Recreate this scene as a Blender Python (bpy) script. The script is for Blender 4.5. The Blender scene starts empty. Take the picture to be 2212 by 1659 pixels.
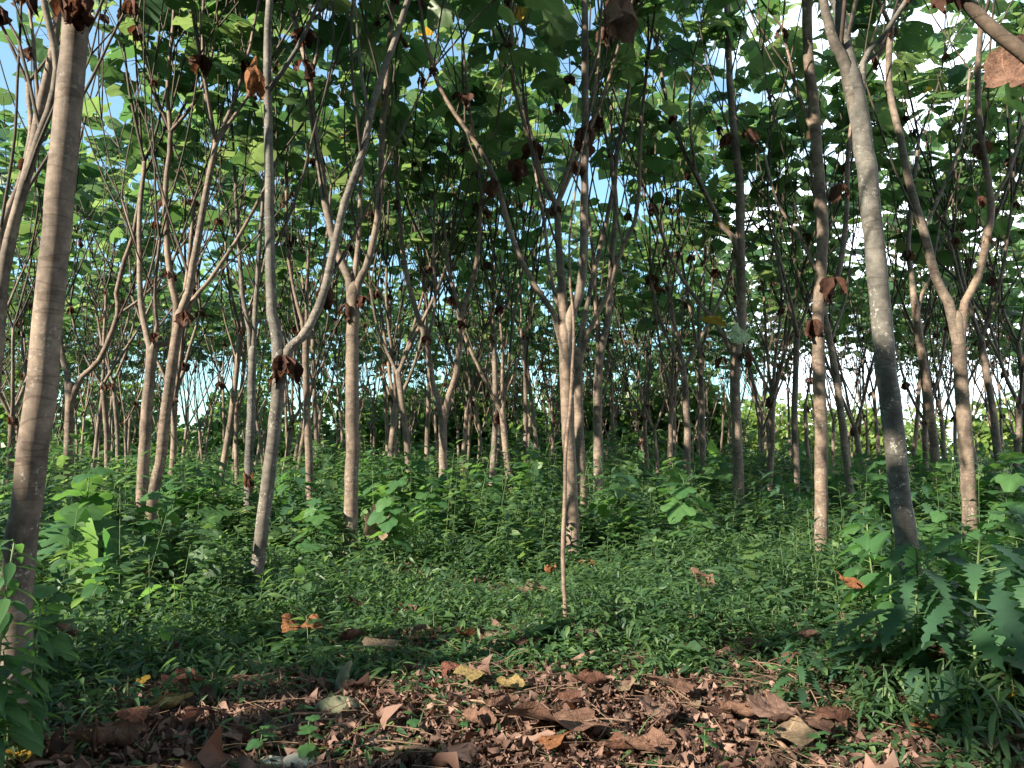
import bpy, math, random
import numpy as np
from mathutils import Vector, Matrix

rng = np.random.default_rng(11)
R = math.radians
scene = bpy.context.scene
COL = scene.collection

# ------------------------------------------------------------------ camera
F = 1640.0            # focal length in units of a 2212-wide picture
CAM_Z = 1.4
PITCH = math.atan((985 - 829.5) / F)
FW = np.array([0, math.cos(PITCH), math.sin(PITCH)])
UP = np.array([0, -math.sin(PITCH), math.cos(PITCH)])
RT = np.array([1.0, 0, 0])
EYE = np.array([0, 0, CAM_Z])

def pt(x, y, d):
    return EYE + d * (FW + RT * (x - 1106) / F + UP * (829.5 - y) / F)

def gz(x, y):
    x = np.asarray(x, float); y = np.asarray(y, float)
    return 0.035*np.sin(.9*x+.4)*np.cos(.7*y+1.) + 0.05*np.sin(.31*x-.2*y) + 0.02*np.sin(2.1*x+1.7*y)

def on_ground(x, y, z=0.0):
    """point of the ground seen at picture position x, y (z above the ground)"""
    v = FW + RT * (x - 1106) / F + UP * (829.5 - y) / F
    t = (z - EYE[2]) / v[2]
    for _ in range(4):
        p = EYE + v * t
        t = (float(gz(p[0], p[1])) + z - EYE[2]) / v[2]
    return EYE + v * t, t

cam_d = bpy.data.cameras.new('camera'); cam = bpy.data.objects.new('camera', cam_d); COL.objects.link(cam)
cam.location = EYE
cam.rotation_euler = (R(90) + PITCH, 0, 0)
cam_d.sensor_fit = 'HORIZONTAL'; cam_d.angle = 2 * math.atan(1106 / F)
cam_d.clip_end = 2000
scene.camera = cam

# ------------------------------------------------------------------ materials
def mat(name):
    m = bpy.data.materials.new(name); m.use_nodes = True
    nt = m.node_tree; nt.nodes.clear()
    return m, nt

def N(nt, t, **kw):
    n = nt.nodes.new(t)
    for k, v in kw.items():
        if k.startswith('i_'):
            n.inputs[k[2:].replace('_', ' ')].default_value = v
        else:
            setattr(n, k, v)
    return n

def ramp(nt, fac, stops, interp='LINEAR'):
    r = nt.nodes.new('ShaderNodeValToRGB'); r.color_ramp.interpolation = interp
    el = r.color_ramp.elements
    while len(el) < len(stops): el.new(0.5)
    for e, (p, c) in zip(el, stops):
        e.position = p; e.color = (*c, 1)
    nt.links.new(fac, r.inputs[0])
    return r.outputs[0]

def mixc(nt, fac, a, b, blend='MIX'):
    n = nt.nodes.new('ShaderNodeMix'); n.data_type = 'RGBA'; n.blend_type = blend
    for s, v in ((n.inputs[0], fac), (n.inputs[6], a), (n.inputs[7], b)):
        if hasattr(v, 'links'): nt.links.new(v, s)
        else: s.default_value = v if not isinstance(v, tuple) or len(v) == 4 else (*v, 1)
    return n.outputs[2]

def math_(nt, op, a, b=None, c=None):
    n = nt.nodes.new('ShaderNodeMath'); n.operation = op
    for s, v in zip(n.inputs, (a, b, c)):
        if v is None: continue
        if hasattr(v, 'links'): nt.links.new(v, s)
        else: s.default_value = v
    return n.outputs[0]

def leaf_material(name, cols, trans, tmix=.42, rough=.45, veins=0.0, spec=.35, odd=None, blotch=0.0, holes=0.0):
    """leaf: colour differs leaf by leaf, light shines through, paler veins fan out from the stalk"""
    m, nt = mat(name); L = nt.links
    geo = N(nt, 'ShaderNodeNewGeometry')
    rnd = geo.outputs['Random Per Island']
    k = len(cols)
    base = ramp(nt, rnd, [(i / (k - 1), c) for i, c in enumerate(cols)])
    tcol = ramp(nt, rnd, [(i / (len(trans) - 1), c) for i, c in enumerate(trans)])
    if odd:
        h = math_(nt, 'FRACT', math_(nt, 'MULTIPLY', rnd, 37.7))
        sel = math_(nt, 'GREATER_THAN', h, 1 - odd[0])
        base = mixc(nt, sel, base, odd[1]); tcol = mixc(nt, sel, tcol, odd[2])
    no = N(nt, 'ShaderNodeTexNoise', i_Scale=9.0, i_Detail=3.0)
    tc = N(nt, 'ShaderNodeTexCoord'); L.new(tc.outputs['Object'], no.inputs['Vector'])
    base = mixc(nt, math_(nt, 'MULTIPLY', no.outputs[0], .5), base, mixc(nt, 1.0, base, (.55, .6, .5), 'MULTIPLY'))
    if veins:
        at = N(nt, 'ShaderNodeAttribute', attribute_name='lc')
        sx = N(nt, 'ShaderNodeSeparateXYZ'); L.new(at.outputs['Vector'], sx.inputs[0])
        ang = math_(nt, 'ARCTAN2', sx.outputs[0], math_(nt, 'ADD', sx.outputs[1], .06))
        w = math_(nt, 'ABSOLUTE', math_(nt, 'SINE', math_(nt, 'MULTIPLY', ang, 3.6)))
        v = math_(nt, 'LESS_THAN', w, .09)
        base = mixc(nt, math_(nt, 'MULTIPLY', v, veins), base, mixc(nt, 1.0, base, (1.9, 1.8, 1.6), 'MULTIPLY'))
    p = N(nt, 'ShaderNodeBsdfPrincipled', i_Roughness=rough)
    p.inputs['Specular IOR Level'].default_value = spec
    if blotch:
        n3 = N(nt, 'ShaderNodeTexNoise', i_Scale=7.0, i_Detail=8.0, i_Roughness=.7); L.new(tc.outputs['Object'], n3.inputs['Vector'])
        n4 = N(nt, 'ShaderNodeTexNoise', i_Scale=26.0, i_Detail=6.0, i_Roughness=.6); L.new(tc.outputs['Object'], n4.inputs['Vector'])
        mrb = N(nt, 'ShaderNodeMapRange', i_From_Min=.42, i_From_Max=.62); L.new(n3.outputs[0], mrb.inputs[0])
        base = mixc(nt, math_(nt, 'MULTIPLY', mrb.outputs[0], blotch), base, mixc(nt, 1.0, base, (.42, .38, .36), 'MULTIPLY'))
        bp = N(nt, 'ShaderNodeBump', i_Strength=.7, i_Distance=.03); L.new(math_(nt, 'ADD', n4.outputs[0], math_(nt, 'MULTIPLY', n3.outputs[0], 1.5)), bp.inputs['Height']); L.new(bp.outputs[0], p.inputs['Normal'])
    L.new(base, p.inputs['Base Color'])
    t = N(nt, 'ShaderNodeBsdfTranslucent'); L.new(tcol, t.inputs['Color'])
    mx = N(nt, 'ShaderNodeMixShader', i_Fac=tmix)
    L.new(p.outputs[0], mx.inputs[1]); L.new(t.outputs[0], mx.inputs[2])
    res = mx.outputs[0]
    if holes:
        hn = N(nt, 'ShaderNodeTexNoise', i_Scale=22.0, i_Detail=2.0); L.new(tc.outputs['Object'], hn.inputs['Vector'])
        tr = N(nt, 'ShaderNodeBsdfTransparent'); m2 = N(nt, 'ShaderNodeMixShader')
        L.new(math_(nt, 'GREATER_THAN', hn.outputs[0], 1 - holes), m2.inputs[0]); L.new(res, m2.inputs[1]); L.new(tr.outputs[0], m2.inputs[2]); res = m2.outputs[0]
    out = N(nt, 'ShaderNodeOutputMaterial'); L.new(res, out.inputs[0])
    return m

def bark_material(name, c0, c1, c2, lichen=.5, bump=.1):
    m, nt = mat(name); L = nt.links
    tc = N(nt, 'ShaderNodeTexCoord'); oi = N(nt, 'ShaderNodeObjectInfo')
    off = N(nt, 'ShaderNodeVectorMath', operation='ADD'); L.new(tc.outputs['Object'], off.inputs[0])
    comb = N(nt, 'ShaderNodeCombineXYZ')
    for i in range(3): L.new(math_(nt, 'MULTIPLY', oi.outputs['Random'], 17.0 + i), comb.inputs[i])
    L.new(comb.outputs[0], off.inputs[1])
    big = N(nt, 'ShaderNodeTexNoise', i_Scale=2.6, i_Detail=5.0); L.new(off.outputs[0], big.inputs['Vector'])
    mp = N(nt, 'ShaderNodeMapping'); mp.inputs['Scale'].default_value = (14, 14, 60)
    L.new(off.outputs[0], mp.inputs[0])
    ring = N(nt, 'ShaderNodeTexNoise', i_Scale=1.0, i_Detail=4.0); L.new(mp.outputs[0], ring.inputs['Vector'])
    mp2 = N(nt, 'ShaderNodeMapping'); mp2.inputs['Scale'].default_value = (55, 55, 6)
    L.new(off.outputs[0], mp2.inputs[0])
    streak = N(nt, 'ShaderNodeTexNoise', i_Scale=1.0, i_Detail=4.0); L.new(mp2.outputs[0], streak.inputs['Vector'])
    mid = N(nt, 'ShaderNodeTexNoise', i_Scale=16.0, i_Detail=6.0, i_Roughness=.65); L.new(off.outputs[0], mid.inputs['Vector'])
    f = math_(nt, 'ADD', math_(nt, 'MULTIPLY', big.outputs[0], .5), math_(nt, 'ADD', math_(nt, 'MULTIPLY', ring.outputs[0], .06), math_(nt, 'MULTIPLY', mid.outputs[0], .44)))
    base = ramp(nt, f, [(.39, c0), (.5, c1), (.61, c2)])
    base = mixc(nt, math_(nt, 'MULTIPLY', oi.outputs['Random'], .35), base, mixc(nt, 1.0, base, (1.05, .80, .66), 'MULTIPLY'))
    base = mixc(nt, math_(nt, 'MULTIPLY', streak.outputs[0], .55), base, mixc(nt, 1.0, base, (.55, .52, .5), 'MULTIPLY'))
    mp3 = N(nt, 'ShaderNodeMapping'); mp3.inputs['Scale'].default_value = (1.2, 1.2, 7); L.new(off.outputs[0], mp3.inputs[0])
    rl = N(nt, 'ShaderNodeTexNoise', i_Scale=1.0, i_Detail=2.0); L.new(mp3.outputs[0], rl.inputs['Vector'])
    line = math_(nt, 'LESS_THAN', math_(nt, 'ABSOLUTE', math_(nt, 'SUBTRACT', rl.outputs[0], .5)), .012)
    base = mixc(nt, math_(nt, 'MULTIPLY', line, .55), base, mixc(nt, 1.0, base, (.45, .4, .38), 'MULTIPLY'))
    vo = N(nt, 'ShaderNodeTexNoise', i_Scale=38.0, i_Detail=4.0, i_Roughness=.7); L.new(off.outputs[0], vo.inputs['Vector'])
    gate = N(nt, 'ShaderNodeTexNoise', i_Scale=5.0, i_Detail=3.0); L.new(off.outputs[0], gate.inputs['Vector'])
    sp = math_(nt, 'MULTIPLY', math_(nt, 'GREATER_THAN', vo.outputs[0], .585), math_(nt, 'GREATER_THAN', gate.outputs[0], .52))
    wn = N(nt, 'ShaderNodeTexNoise', i_Scale=90.0); L.new(off.outputs[0], wn.inputs['Vector'])
    sp = math_(nt, 'MULTIPLY', sp, math_(nt, 'GREATER_THAN', wn.outputs[0], .40))
    sz = N(nt, 'ShaderNodeSeparateXYZ'); L.new(tc.outputs['Object'], sz.inputs[0])
    low = N(nt, 'ShaderNodeMapRange', i_From_Min=0.3, i_From_Max=3.2, i_To_Min=1.0, i_To_Max=.25); L.new(sz.outputs[2], low.inputs[0])
    sp = math_(nt, 'MULTIPLY', sp, math_(nt, 'MULTIPLY', low.outputs[0], lichen))
    base = mixc(nt, sp, base, (.38, .385, .36))
    p = N(nt, 'ShaderNodeBsdfPrincipled', i_Roughness=.75); p.inputs['Specular IOR Level'].default_value = .25
    L.new(base, p.inputs['Base Color'])
    b = N(nt, 'ShaderNodeBump', i_Strength=bump, i_Distance=.02)
    L.new(math_(nt, 'ADD', ring.outputs[0], math_(nt, 'MULTIPLY', streak.outputs[0], .8)), b.inputs['Height'])
    L.new(b.outputs[0], p.inputs['Normal'])
    out = N(nt, 'ShaderNodeOutputMaterial'); L.new(p.outputs[0], out.inputs[0])
    return m

G = (.30, .27, .03)
M = {}
M['canopy'] = leaf_material('canopy_leaf', [(.020, .055, .028), (.030, .074, .034), (.044, .096, .038), (.07, .125, .048)],
                            [(.08, .19, .055), (.14, .27, .07), (.26, .37, .12)], tmix=.42, veins=.35, holes=.31, odd=(.004, (.32, .20, .03), (.6, .36, .03)))
M['sapling'] = leaf_material('sapling_leaf', [(.03, .08, .036), (.042, .105, .042), (.07, .145, .05)],
                             [(.09, .24, .05), (.18, .36, .07)], tmix=.4, veins=.35)
M['bright'] = leaf_material('bright_leaf', [(.12, .26, .05), (.15, .30, .05)], [(.28, .55, .07), (.34, .6, .08)], tmix=.5, veins=.3)
M['jagged'] = leaf_material('jagged_leaf', [(.022, .058, .036), (.03, .075, .04), (.045, .10, .045)],
                            [(.10, .28, .06), (.14, .34, .06)], tmix=.32, rough=.5)
M['weed'] = leaf_material('weed_leaf', [(.022, .055, .028), (.032, .074, .034), (.046, .095, .04), (.085, .145, .055)],
                         [(.07, .17, .05), (.12, .25, .06), (.22, .36, .09)], tmix=.4, rough=.5)
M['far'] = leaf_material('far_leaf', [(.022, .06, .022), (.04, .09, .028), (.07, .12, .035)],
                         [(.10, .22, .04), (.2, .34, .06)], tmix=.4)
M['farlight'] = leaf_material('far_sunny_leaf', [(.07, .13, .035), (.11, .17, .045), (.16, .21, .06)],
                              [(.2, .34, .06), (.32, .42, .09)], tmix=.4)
M['litter'] = leaf_material('litter_leaf', [(.03, .018, .015), (.065, .037, .031), (.12, .07, .058), (.21, .135, .115)],
                            [(.16, .06, .03), (.25, .11, .05)], tmix=.12, rough=.7, spec=.2)
M['brown'] = leaf_material('withered_leaf', [(.03, .016, .013), (.055, .027, .021), (.10, .05, .038)],
                           [(.12, .045, .025), (.22, .09, .045)], tmix=.2, rough=.8, spec=.15, blotch=.6)
FALL = {
 'rust': [(0.161, 0.092, 0.070), (0.224, 0.132, 0.102)], 'orange': [(0.210, 0.095, 0.048), (0.266, 0.120, 0.059)],
 'beige': [(0.210, 0.157, 0.115), (0.280, 0.213, 0.154)], 'dark': [(0.119, 0.059, 0.045), (0.168, 0.084, 0.063)],
 'pink': [(0.203, 0.126, 0.106), (0.266, 0.171, 0.146)], 'red': [(0.140, 0.059, 0.045), (0.182, 0.077, 0.059)],
 'yellow': [(0.420, 0.280, 0.049), (0.476, 0.322, 0.063)], 'olive': [(0.238, 0.182, 0.084), (0.280, 0.210, 0.098)],
 'pale': [(0.280, 0.392, 0.238), (0.336, 0.434, 0.280)]}
for k, c in FALL.items():
    M['fall_' + k] = leaf_material('fallen_leaf_' + k, c, [tuple(v * 1.4 for v in c[0]), tuple(v * 1.5 for v in c[1])], tmix=.15, rough=.8, veins=.5, spec=.15, blotch=.8)
M['bark'] = bark_material('bark', (.062, .051, .042), (.12, .098, .081), (.20, .162, .13))
M['bark_grey'] = bark_material('bark_grey', (.045, .044, .041), (.088, .085, .078), (.15, .143, .13), lichen=.9)
M['limb'] = bark_material('limb_bark', (.068, .052, .042), (.12, .092, .074), (.185, .146, .118), lichen=.2, bump=.2)
M['twig'] = bark_material('twig_bark', (.025, .024, .02), (.05, .042, .034), (.08, .06, .048), lichen=0, bump=.1)
def plain(name, c, rough=.7, scale=20, var=.35):
    m, nt = mat(name); L = nt.links
    tc = N(nt, 'ShaderNodeTexCoord'); no = N(nt, 'ShaderNodeTexNoise', i_Scale=scale, i_Detail=6.0)
    L.new(tc.outputs['Object'], no.inputs['Vector'])
    base = ramp(nt, no.outputs[0], [(.3, tuple(v * (1 - var) for v in c)), (.7, tuple(v * (1 + var) for v in c))])
    p = N(nt, 'ShaderNodeBsdfPrincipled', i_Roughness=rough); L.new(base, p.inputs['Base Color'])
    p.inputs['Specular IOR Level'].default_value = .3
    b = N(nt, 'ShaderNodeBump', i_Strength=.4, i_Distance=.01); L.new(no.outputs[0], b.inputs['Height']); L.new(b.outputs[0], p.inputs['Normal'])
    out = N(nt, 'ShaderNodeOutputMaterial'); L.new(p.outputs[0], out.inputs[0])
    return m
M['stem'] = plain('green_stem', (.075, .12, .045), .6, 30)
M['petiole'] = plain('leaf_stalk', (.04, .042, .022), .6, 30)
M['stick'] = plain('dead_stick', (.13, .085, .06), .8, 25)
M['stone_moss'] = plain('mossy_stone', (.11, .115, .075), .85, 12)
M['stone_pale'] = plain('pale_stone', (.20, .20, .185), .7, 12, .2)

# ground: dark soil with crumbs
m, nt = mat('soil'); L = nt.links
tc = N(nt, 'ShaderNodeTexCoord')
n1 = N(nt, 'ShaderNodeTexNoise', i_Scale=1.3, i_Detail=6.0); n2 = N(nt, 'ShaderNodeTexNoise', i_Scale=28.0, i_Detail=6.0)
for n in (n1, n2): L.new(tc.outputs['Object'], n.inputs['Vector'])
f = math_(nt, 'ADD', math_(nt, 'MULTIPLY', n1.outputs[0], .5), math_(nt, 'MULTIPLY', n2.outputs[0], .5))
c = ramp(nt, f, [(.32, (.018, .014, .010)), (.5, (.040, .028, .020)), (.68, (.075, .050, .036))])
p = N(nt, 'ShaderNodeBsdfPrincipled', i_Roughness=.95); L.new(c, p.inputs['Base Color']); p.inputs['Specular IOR Level'].default_value = .15
b = N(nt, 'ShaderNodeBump', i_Strength=.8, i_Distance=.04); L.new(n2.outputs[0], b.inputs['Height']); L.new(b.outputs[0], p.inputs['Normal'])
out = N(nt, 'ShaderNodeOutputMaterial'); L.new(p.outputs[0], out.inputs[0]); M['soil'] = m

# ------------------------------------------------------------------ mesh building
class Buf:
    def __init__(s): s.v = []; s.lc = []; s.q = []; s.t = []; s.qm = []; s.tm = []; s.n = 0
    def add(s, V, quads=None, tris=None, m=0, lc=None):
        V = np.asarray(V, float).reshape(-1, 3)
        s.v.append(V); s.lc.append(np.zeros((len(V), 3)) if lc is None else lc)
        if quads is not None and len(quads):
            q = np.asarray(quads, int).reshape(-1, 4) + s.n; s.q.append(q); s.qm.append(np.full(len(q), m))
        if tris is not None and len(tris):
            t = np.asarray(tris, int).reshape(-1, 3) + s.n; s.t.append(t); s.tm.append(np.full(len(t), m))
        s.n += len(V)
    def mesh(s, name, mats, origin=(0, 0, 0), lc=False):
        V = np.concatenate(s.v) - np.asarray(origin, float)
        q = np.concatenate(s.q) if s.q else np.zeros((0, 4), int)
        t = np.concatenate(s.t) if s.t else np.zeros((0, 3), int)
        me = bpy.data.meshes.new(name)
        me.vertices.add(len(V)); me.vertices.foreach_set('co', V.astype(np.float32).ravel())
        loops = np.concatenate([q.ravel(), t.ravel()])
        me.loops.add(len(loops)); me.loops.foreach_set('vertex_index', loops.astype(np.int32))
        me.polygons.add(len(q) + len(t))
        st = np.concatenate([np.arange(len(q)) * 4, len(q) * 4 + np.arange(len(t)) * 3])
        me.polygons.foreach_set('loop_start', st.astype(np.int32))
        mi = np.concatenate(s.qm + s.tm) if (s.qm or s.tm) else np.zeros(0)
        me.polygons.foreach_set('material_index', mi.astype(np.int32))
        me.polygons.foreach_set('use_smooth', np.ones(len(q) + len(t), bool))
        for mm in mats: me.materials.append(mm)
        if lc:
            a = me.attributes.new('lc', 'FLOAT_VECTOR', 'POINT')
            a.data.foreach_set('vector', np.concatenate(s.lc).astype(np.float32).ravel())
        me.update(calc_edges=True)
        return me

def tag(o, label=None, cat=None, group=None, kind=None):
    for k, v in (('label', label), ('category', cat), ('group', group), ('kind', kind)):
        if v: o[k] = v
    return o

def link(name, me, parent=None, loc=None):
    o = bpy.data.objects.new(name, me); COL.objects.link(o)
    if parent is not None: o.parent = parent
    if loc is not None: o.location = loc
    return o

def smooth_line(P, r, step=.22, wob=.0):
    P = np.asarray(P, float); r = np.asarray(r, float)
    if len(P) < 3:
        P = np.array([P[0], (P[0] + P[-1]) / 2, P[-1]]); r = np.array([r[0], (r[0] + r[-1]) / 2, r[-1]])
    Q = np.vstack([2 * P[0] - P[1], P, 2 * P[-1] - P[-2]])
    outp, outr = [], []
    for i in range(len(P) - 1):
        a, b, c, d = Q[i], Q[i+1], Q[i+2], Q[i+3]
        k = max(2, int(np.linalg.norm(c - b) / step))
        for j in range(k):
            t = j / k
            outp.append(.5 * (2*b + (c-a)*t + (2*a-5*b+4*c-d)*t*t + (3*b-a-3*c+d)*t**3)); outr.append(r[i] + (r[i+1]-r[i])*t)
    outp.append(P[-1]); outr.append(r[-1])
    outp = np.array(outp); outr = np.array(outr)
    if wob:
        outp[1:-1] += rng.normal(0, wob, outp[1:-1].shape); outr[1:-1] *= 1 + rng.normal(0, .02, len(outr) - 2)
    return outp, outr

def tube(P, r, sides=8, cap=True):
    P = np.asarray(P, float); k = len(P)
    T = np.gradient(P, axis=0); T /= np.linalg.norm(T, axis=1)[:, None] + 1e-9
    u = np.cross(T[0], [0, 0, 1.0] if abs(T[0][2]) < .95 else [1.0, 0, 0]); u /= np.linalg.norm(u)
    V = np.zeros((k, sides, 3)); a = np.arange(sides) * 2 * math.pi / sides
    for i in range(k):
        u = u - T[i] * np.dot(u, T[i]); u /= np.linalg.norm(u) + 1e-9
        w = np.cross(T[i], u)
        V[i] = P[i] + r[i] * (np.cos(a)[:, None] * u + np.sin(a)[:, None] * w)
    i, j = np.meshgrid(np.arange(k - 1), np.arange(sides), indexing='ij'); jn = (j + 1) % sides
    q = np.stack([i*sides+j, i*sides+jn, (i+1)*sides+jn, (i+1)*sides+j], -1).reshape(-1, 4)
    V = V.reshape(-1, 3)
    t = []
    if cap:
        V = np.vstack([V, P[-1] + T[-1] * r[-1] * .8]); c = len(V) - 1
        t = [[(k-1)*sides + s, (k-1)*sides + (s+1) % sides, c] for s in range(sides)]
    return V, q, np.array(t, int).reshape(-1, 3)

def many_tubes(A, B, r, bend=0.0):
    """three-sided stalks from A to B with one bend, vectorised"""
    n = len(A); D = B - A
    side = np.cross(D, [0.3, 0.2, 1.0]); side /= np.linalg.norm(side, axis=1)[:, None] + 1e-9
    w = np.cross(D, side); w /= np.linalg.norm(w, axis=1)[:, None] + 1e-9
    Mid = (A + B) / 2 + np.array([0, 0, 1.0]) * bend * np.linalg.norm(D, axis=1)[:, None]
    V = np.zeros((n, 9, 3)); rr = np.broadcast_to(np.asarray(r, float), (n,))[:, None]
    for i, (C, s) in enumerate(((A, 1.15), (Mid, 1), (B, .75))):
        for j in range(3):
            a = j * 2.0944
            V[:, i*3+j] = C + rr * s * (math.cos(a) * side + math.sin(a) * w)
    f = np.array([[i*3+j, i*3+(j+1) % 3, (i+1)*3+(j+1) % 3, (i+1)*3+j] for i in range(2) for j in range(3)])
    q = (f[None] + (np.arange(n) * 9)[:, None, None]).reshape(-1, 4)
    return V.reshape(-1, 3), q

def frames(d, n):
    """rotation matrices whose columns are side, length, normal"""
    d = d / (np.linalg.norm(d, axis=1)[:, None] + 1e-9)
    s = np.cross(d, n); s /= np.linalg.norm(s, axis=1)[:, None] + 1e-9
    z = np.cross(s, d)
    return np.stack([s, d, z], -1)

def scatter(buf, tpl, Rm, S, T, m=0, drop=0.0):
    """copies of a leaf template (V, quads, tris) joined into one buffer"""
    V, q, t = tpl; n = len(T)
    S = np.asarray(S, float).reshape(-1, 1, 1) if np.ndim(S) < 2 else np.asarray(S)[:, None, :]
    W = np.einsum('nij,nvj->nvi', Rm, V[None] * S) + T[:, None]
    off = (np.arange(n) * len(V))[:, None, None]
    Q = (q[None] + off).reshape(-1, 4) if len(q) else None
    Tt = (t[None] + off).reshape(-1, 3) if len(t) else None
    if drop:
        if Q is not None: Q = Q[rng.random(len(Q)) > drop]
        if Tt is not None: Tt = Tt[rng.random(len(Tt)) > drop * .5]
    buf.add(W.reshape(-1, 3), Q, Tt, m, np.tile(V, (n, 1)))

# ---- leaf templates: stalk at the origin, tip towards +y, upper side +z
def polar_leaf(segs=14, rings=2, lobe=.05, nl=5, tip=.14, notch=.16, cup=.22, fold=.05, seed=0, ragged=.02, gain=1.0):
    r_ = np.random.default_rng(seed)
    th = -math.pi + (np.arange(segs) + .5) * 2 * math.pi / segs
    r = .5 * (1 + .32 * np.cos(th)) + tip * np.exp(-(th / .28)**2) - notch * np.exp(-((np.abs(th) - math.pi) / .4)**2) + lobe * np.cos(nl * th)
    r = r * (1 + r_.normal(0, ragged, segs)) * gain
    V = [np.array([[0, 0, 0.0]])]
    for k in range(1, rings + 1):
        f = (k / rings) ** .9; rr = r * f
        x = rr * np.sin(th); y = rr * np.cos(th)
        z = -cup * (x*x + .8*y*y) + fold * f * np.cos(2 * nl * th + .4) + .06 * np.abs(x) + r_.normal(0, .012, segs)
        V.append(np.stack([x, y, z], 1))
    V = np.vstack(V); V[1:, 1] += .02
    t = np.array([[0, 1 + (i+1) % segs, 1 + i] for i in range(segs)])
    q = np.array([[1+(k-1)*segs+i, 1+(k-1)*segs+(i+1) % segs, 1+k*segs+(i+1) % segs, 1+k*segs+i] for k in range(1, rings) for i in range(segs)], int).reshape(-1, 4)
    return V, q, t

def blade_leaf(w, nt=6, fold=.25, droop=.3, wav=0.0, seed=0):
    """leaf with a midrib: w(t) is the half width along the length"""
    r_ = np.random.default_rng(seed)
    t = np.linspace(0, 1, nt + 1); ww = np.array([w(v) for v in t])
    z = -droop * t**2; V = []
    for a, b, c in zip(t, ww, z):
        e = r_.normal(0, wav, 2) if wav else (0, 0)
        V += [[-b, a, c + fold * b + e[0]], [0, a, c], [b, a, c + fold * b + e[1]]]
    V = np.array(V)
    q = []
    for i in range(nt):
        for j in range(2): q.append([i*3+j, i*3+j+1, (i+1)*3+j+1, (i+1)*3+j])
    return V, np.array(q), np.zeros((0, 3), int)

CANOPY_NEAR = [polar_leaf(16, 2, lobe=.045, seed=s, cup=.16+.1*s, notch=.18) for s in range(3)]
CANOPY_FAR = [polar_leaf(9, 1, lobe=.0, seed=s+5, cup=.2+.12*s, ragged=.07) for s in range(3)]
HEART = [polar_leaf(16, 2, lobe=.02, tip=.26, seed=s+9, cup=.22+.12*s, notch=.14) for s in range(2)]
PALM = [polar_leaf(30, 2, lobe=.11, nl=5, tip=.1, seed=s+15, cup=.2, notch=.2, fold=.03) for s in range(2)]
LANCE = blade_leaf(lambda t: .17 * math.sin(math.pi * min(1, t * 1.02) ** .8) + .004, 4, .35, .3)
SPEAR = blade_leaf(lambda t: .085 * math.sin(math.pi * t ** .75) + .002, 4, .3, .4)
OVAL = blade_leaf(lambda t: .27 * math.sin(math.pi * t ** .85) + .004, 5, .25, .28)
GRASS = blade_leaf(lambda t: .022 * (1 - t) + .001, 4, .2, .55)
BANANA = blade_leaf(lambda t: .165 * math.sin(math.pi * t ** .85) ** .7 + .004, 12, .12, .10, wav=.006)
def jag(t):
    env = .25 * math.sin(math.pi * t ** .7) ** .75 * (1 - .25 * t)
    ph = (t * 6.5) % 1
    return env * (.36 + .64 * (ph / .72 if ph < .72 else (1 - ph) / .28)) + .004
JAG = blade_leaf(jag, 40, .10, .34, wav=.004)
def crumpled(seed):
    r_ = np.random.default_rng(seed); V, q, t = polar_leaf(8, 2, lobe=.04, seed=seed, cup=r_.uniform(-1, 1), ragged=.28, fold=.2, tip=.1, notch=.05)
    V[1:] += r_.normal(0, .09, V[1:].shape); return V, q, t
BIT = [crumpled(s + 30) for s in range(4)]
FAR_LEAF = [polar_leaf(6, 1, lobe=0, seed=s+40, cup=.3, ragged=.15) for s in range(2)]

def unit(v): return v / (np.linalg.norm(v) + 1e-9)

# ------------------------------------------------------------------ trees
def grow(p, d, r, level, branches, tips, top=12.5, rg=rng):
    L = {1: 2.5, 2: 2.1, 3: 1.7}[level] * rg.uniform(.75, 1.25)
    n = 5; pts = [p]; rad = [r]; q = p.copy(); d = unit(d)
    for i in range(n):
        d = unit(d + np.array([0, 0, .13 if level < 3 else .07]) + rg.normal(0, .045, 3))
        q = q + d * L / n; pts.append(q); rad.append(r * (1 - .32 * (i + 1) / n))
    branches.append((np.array(pts), np.array(rad)))
    if level >= 3 or q[2] > top:
        tips.append((np.array(pts), d)); return
    k = 3 if level == 1 else rg.integers(2, 4)
    az = rg.uniform(0, 6.28)
    s = unit(np.cross(d, [0.2, 1, .1])); w = np.cross(d, s)
    for i in range(k):
        a = az + i * 6.283 / k + rg.normal(0, .3); tilt = R(rg.uniform(13, 31))
        nd = math.cos(tilt) * d + math.sin(tilt) * (math.cos(a) * s + math.sin(a) * w)
        grow(q, nd, max(.0095, r * .6 * rg.uniform(.85, 1.1)), level + 1, branches, tips, top, rg)

def crown_buf(tips, tpls, per=13, size=(.2, .36), rg=rng, drop=.0):
    b = Buf(); A = []; D = []; BR = []
    for P, d in tips:
        k = int(per * rg.uniform(.75, 1.25)); L = len(P) - 1
        for i in range(k):
            f = 1 - (rg.random() ** 1.5) * .42
            x = f * L; j = min(int(x), L - 1); A.append(P[j] + (P[j+1] - P[j]) * (x - j))
            az = i * 2.39996 + rg.uniform(-.4, .4); el = R(rg.uniform(-8, 50) if f < .93 else rg.uniform(15, 75))
            D.append([math.cos(az) * math.cos(el), math.sin(az) * math.cos(el), math.sin(el)])
    A = np.array(A); D = np.array(D); n = len(A)
    pl = rg.uniform(.12, .42, n); E = A + D * pl[:, None]
    V, q = many_tubes(A, E, .0048, .05); b.add(V, q, m=1)
    ld = D * np.array([1, 1, .25]) + rg.normal(0, .22, (n, 3)); ld[:, 2] -= rg.uniform(.0, .6, n)
    nn = np.array([0, 0, 1.0]) + rg.normal(0, .45, (n, 3)) + D * np.array([.55, .55, 0])
    Rm = frames(ld, nn); S = rg.uniform(*size, n) * 1.15
    which = rg.integers(0, len(tpls), n)
    for k, tp in enumerate(tpls):
        s = which == k
        if s.any(): scatter(b, tp, Rm[s], S[s], E[s], 0, drop)
    return b

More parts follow.
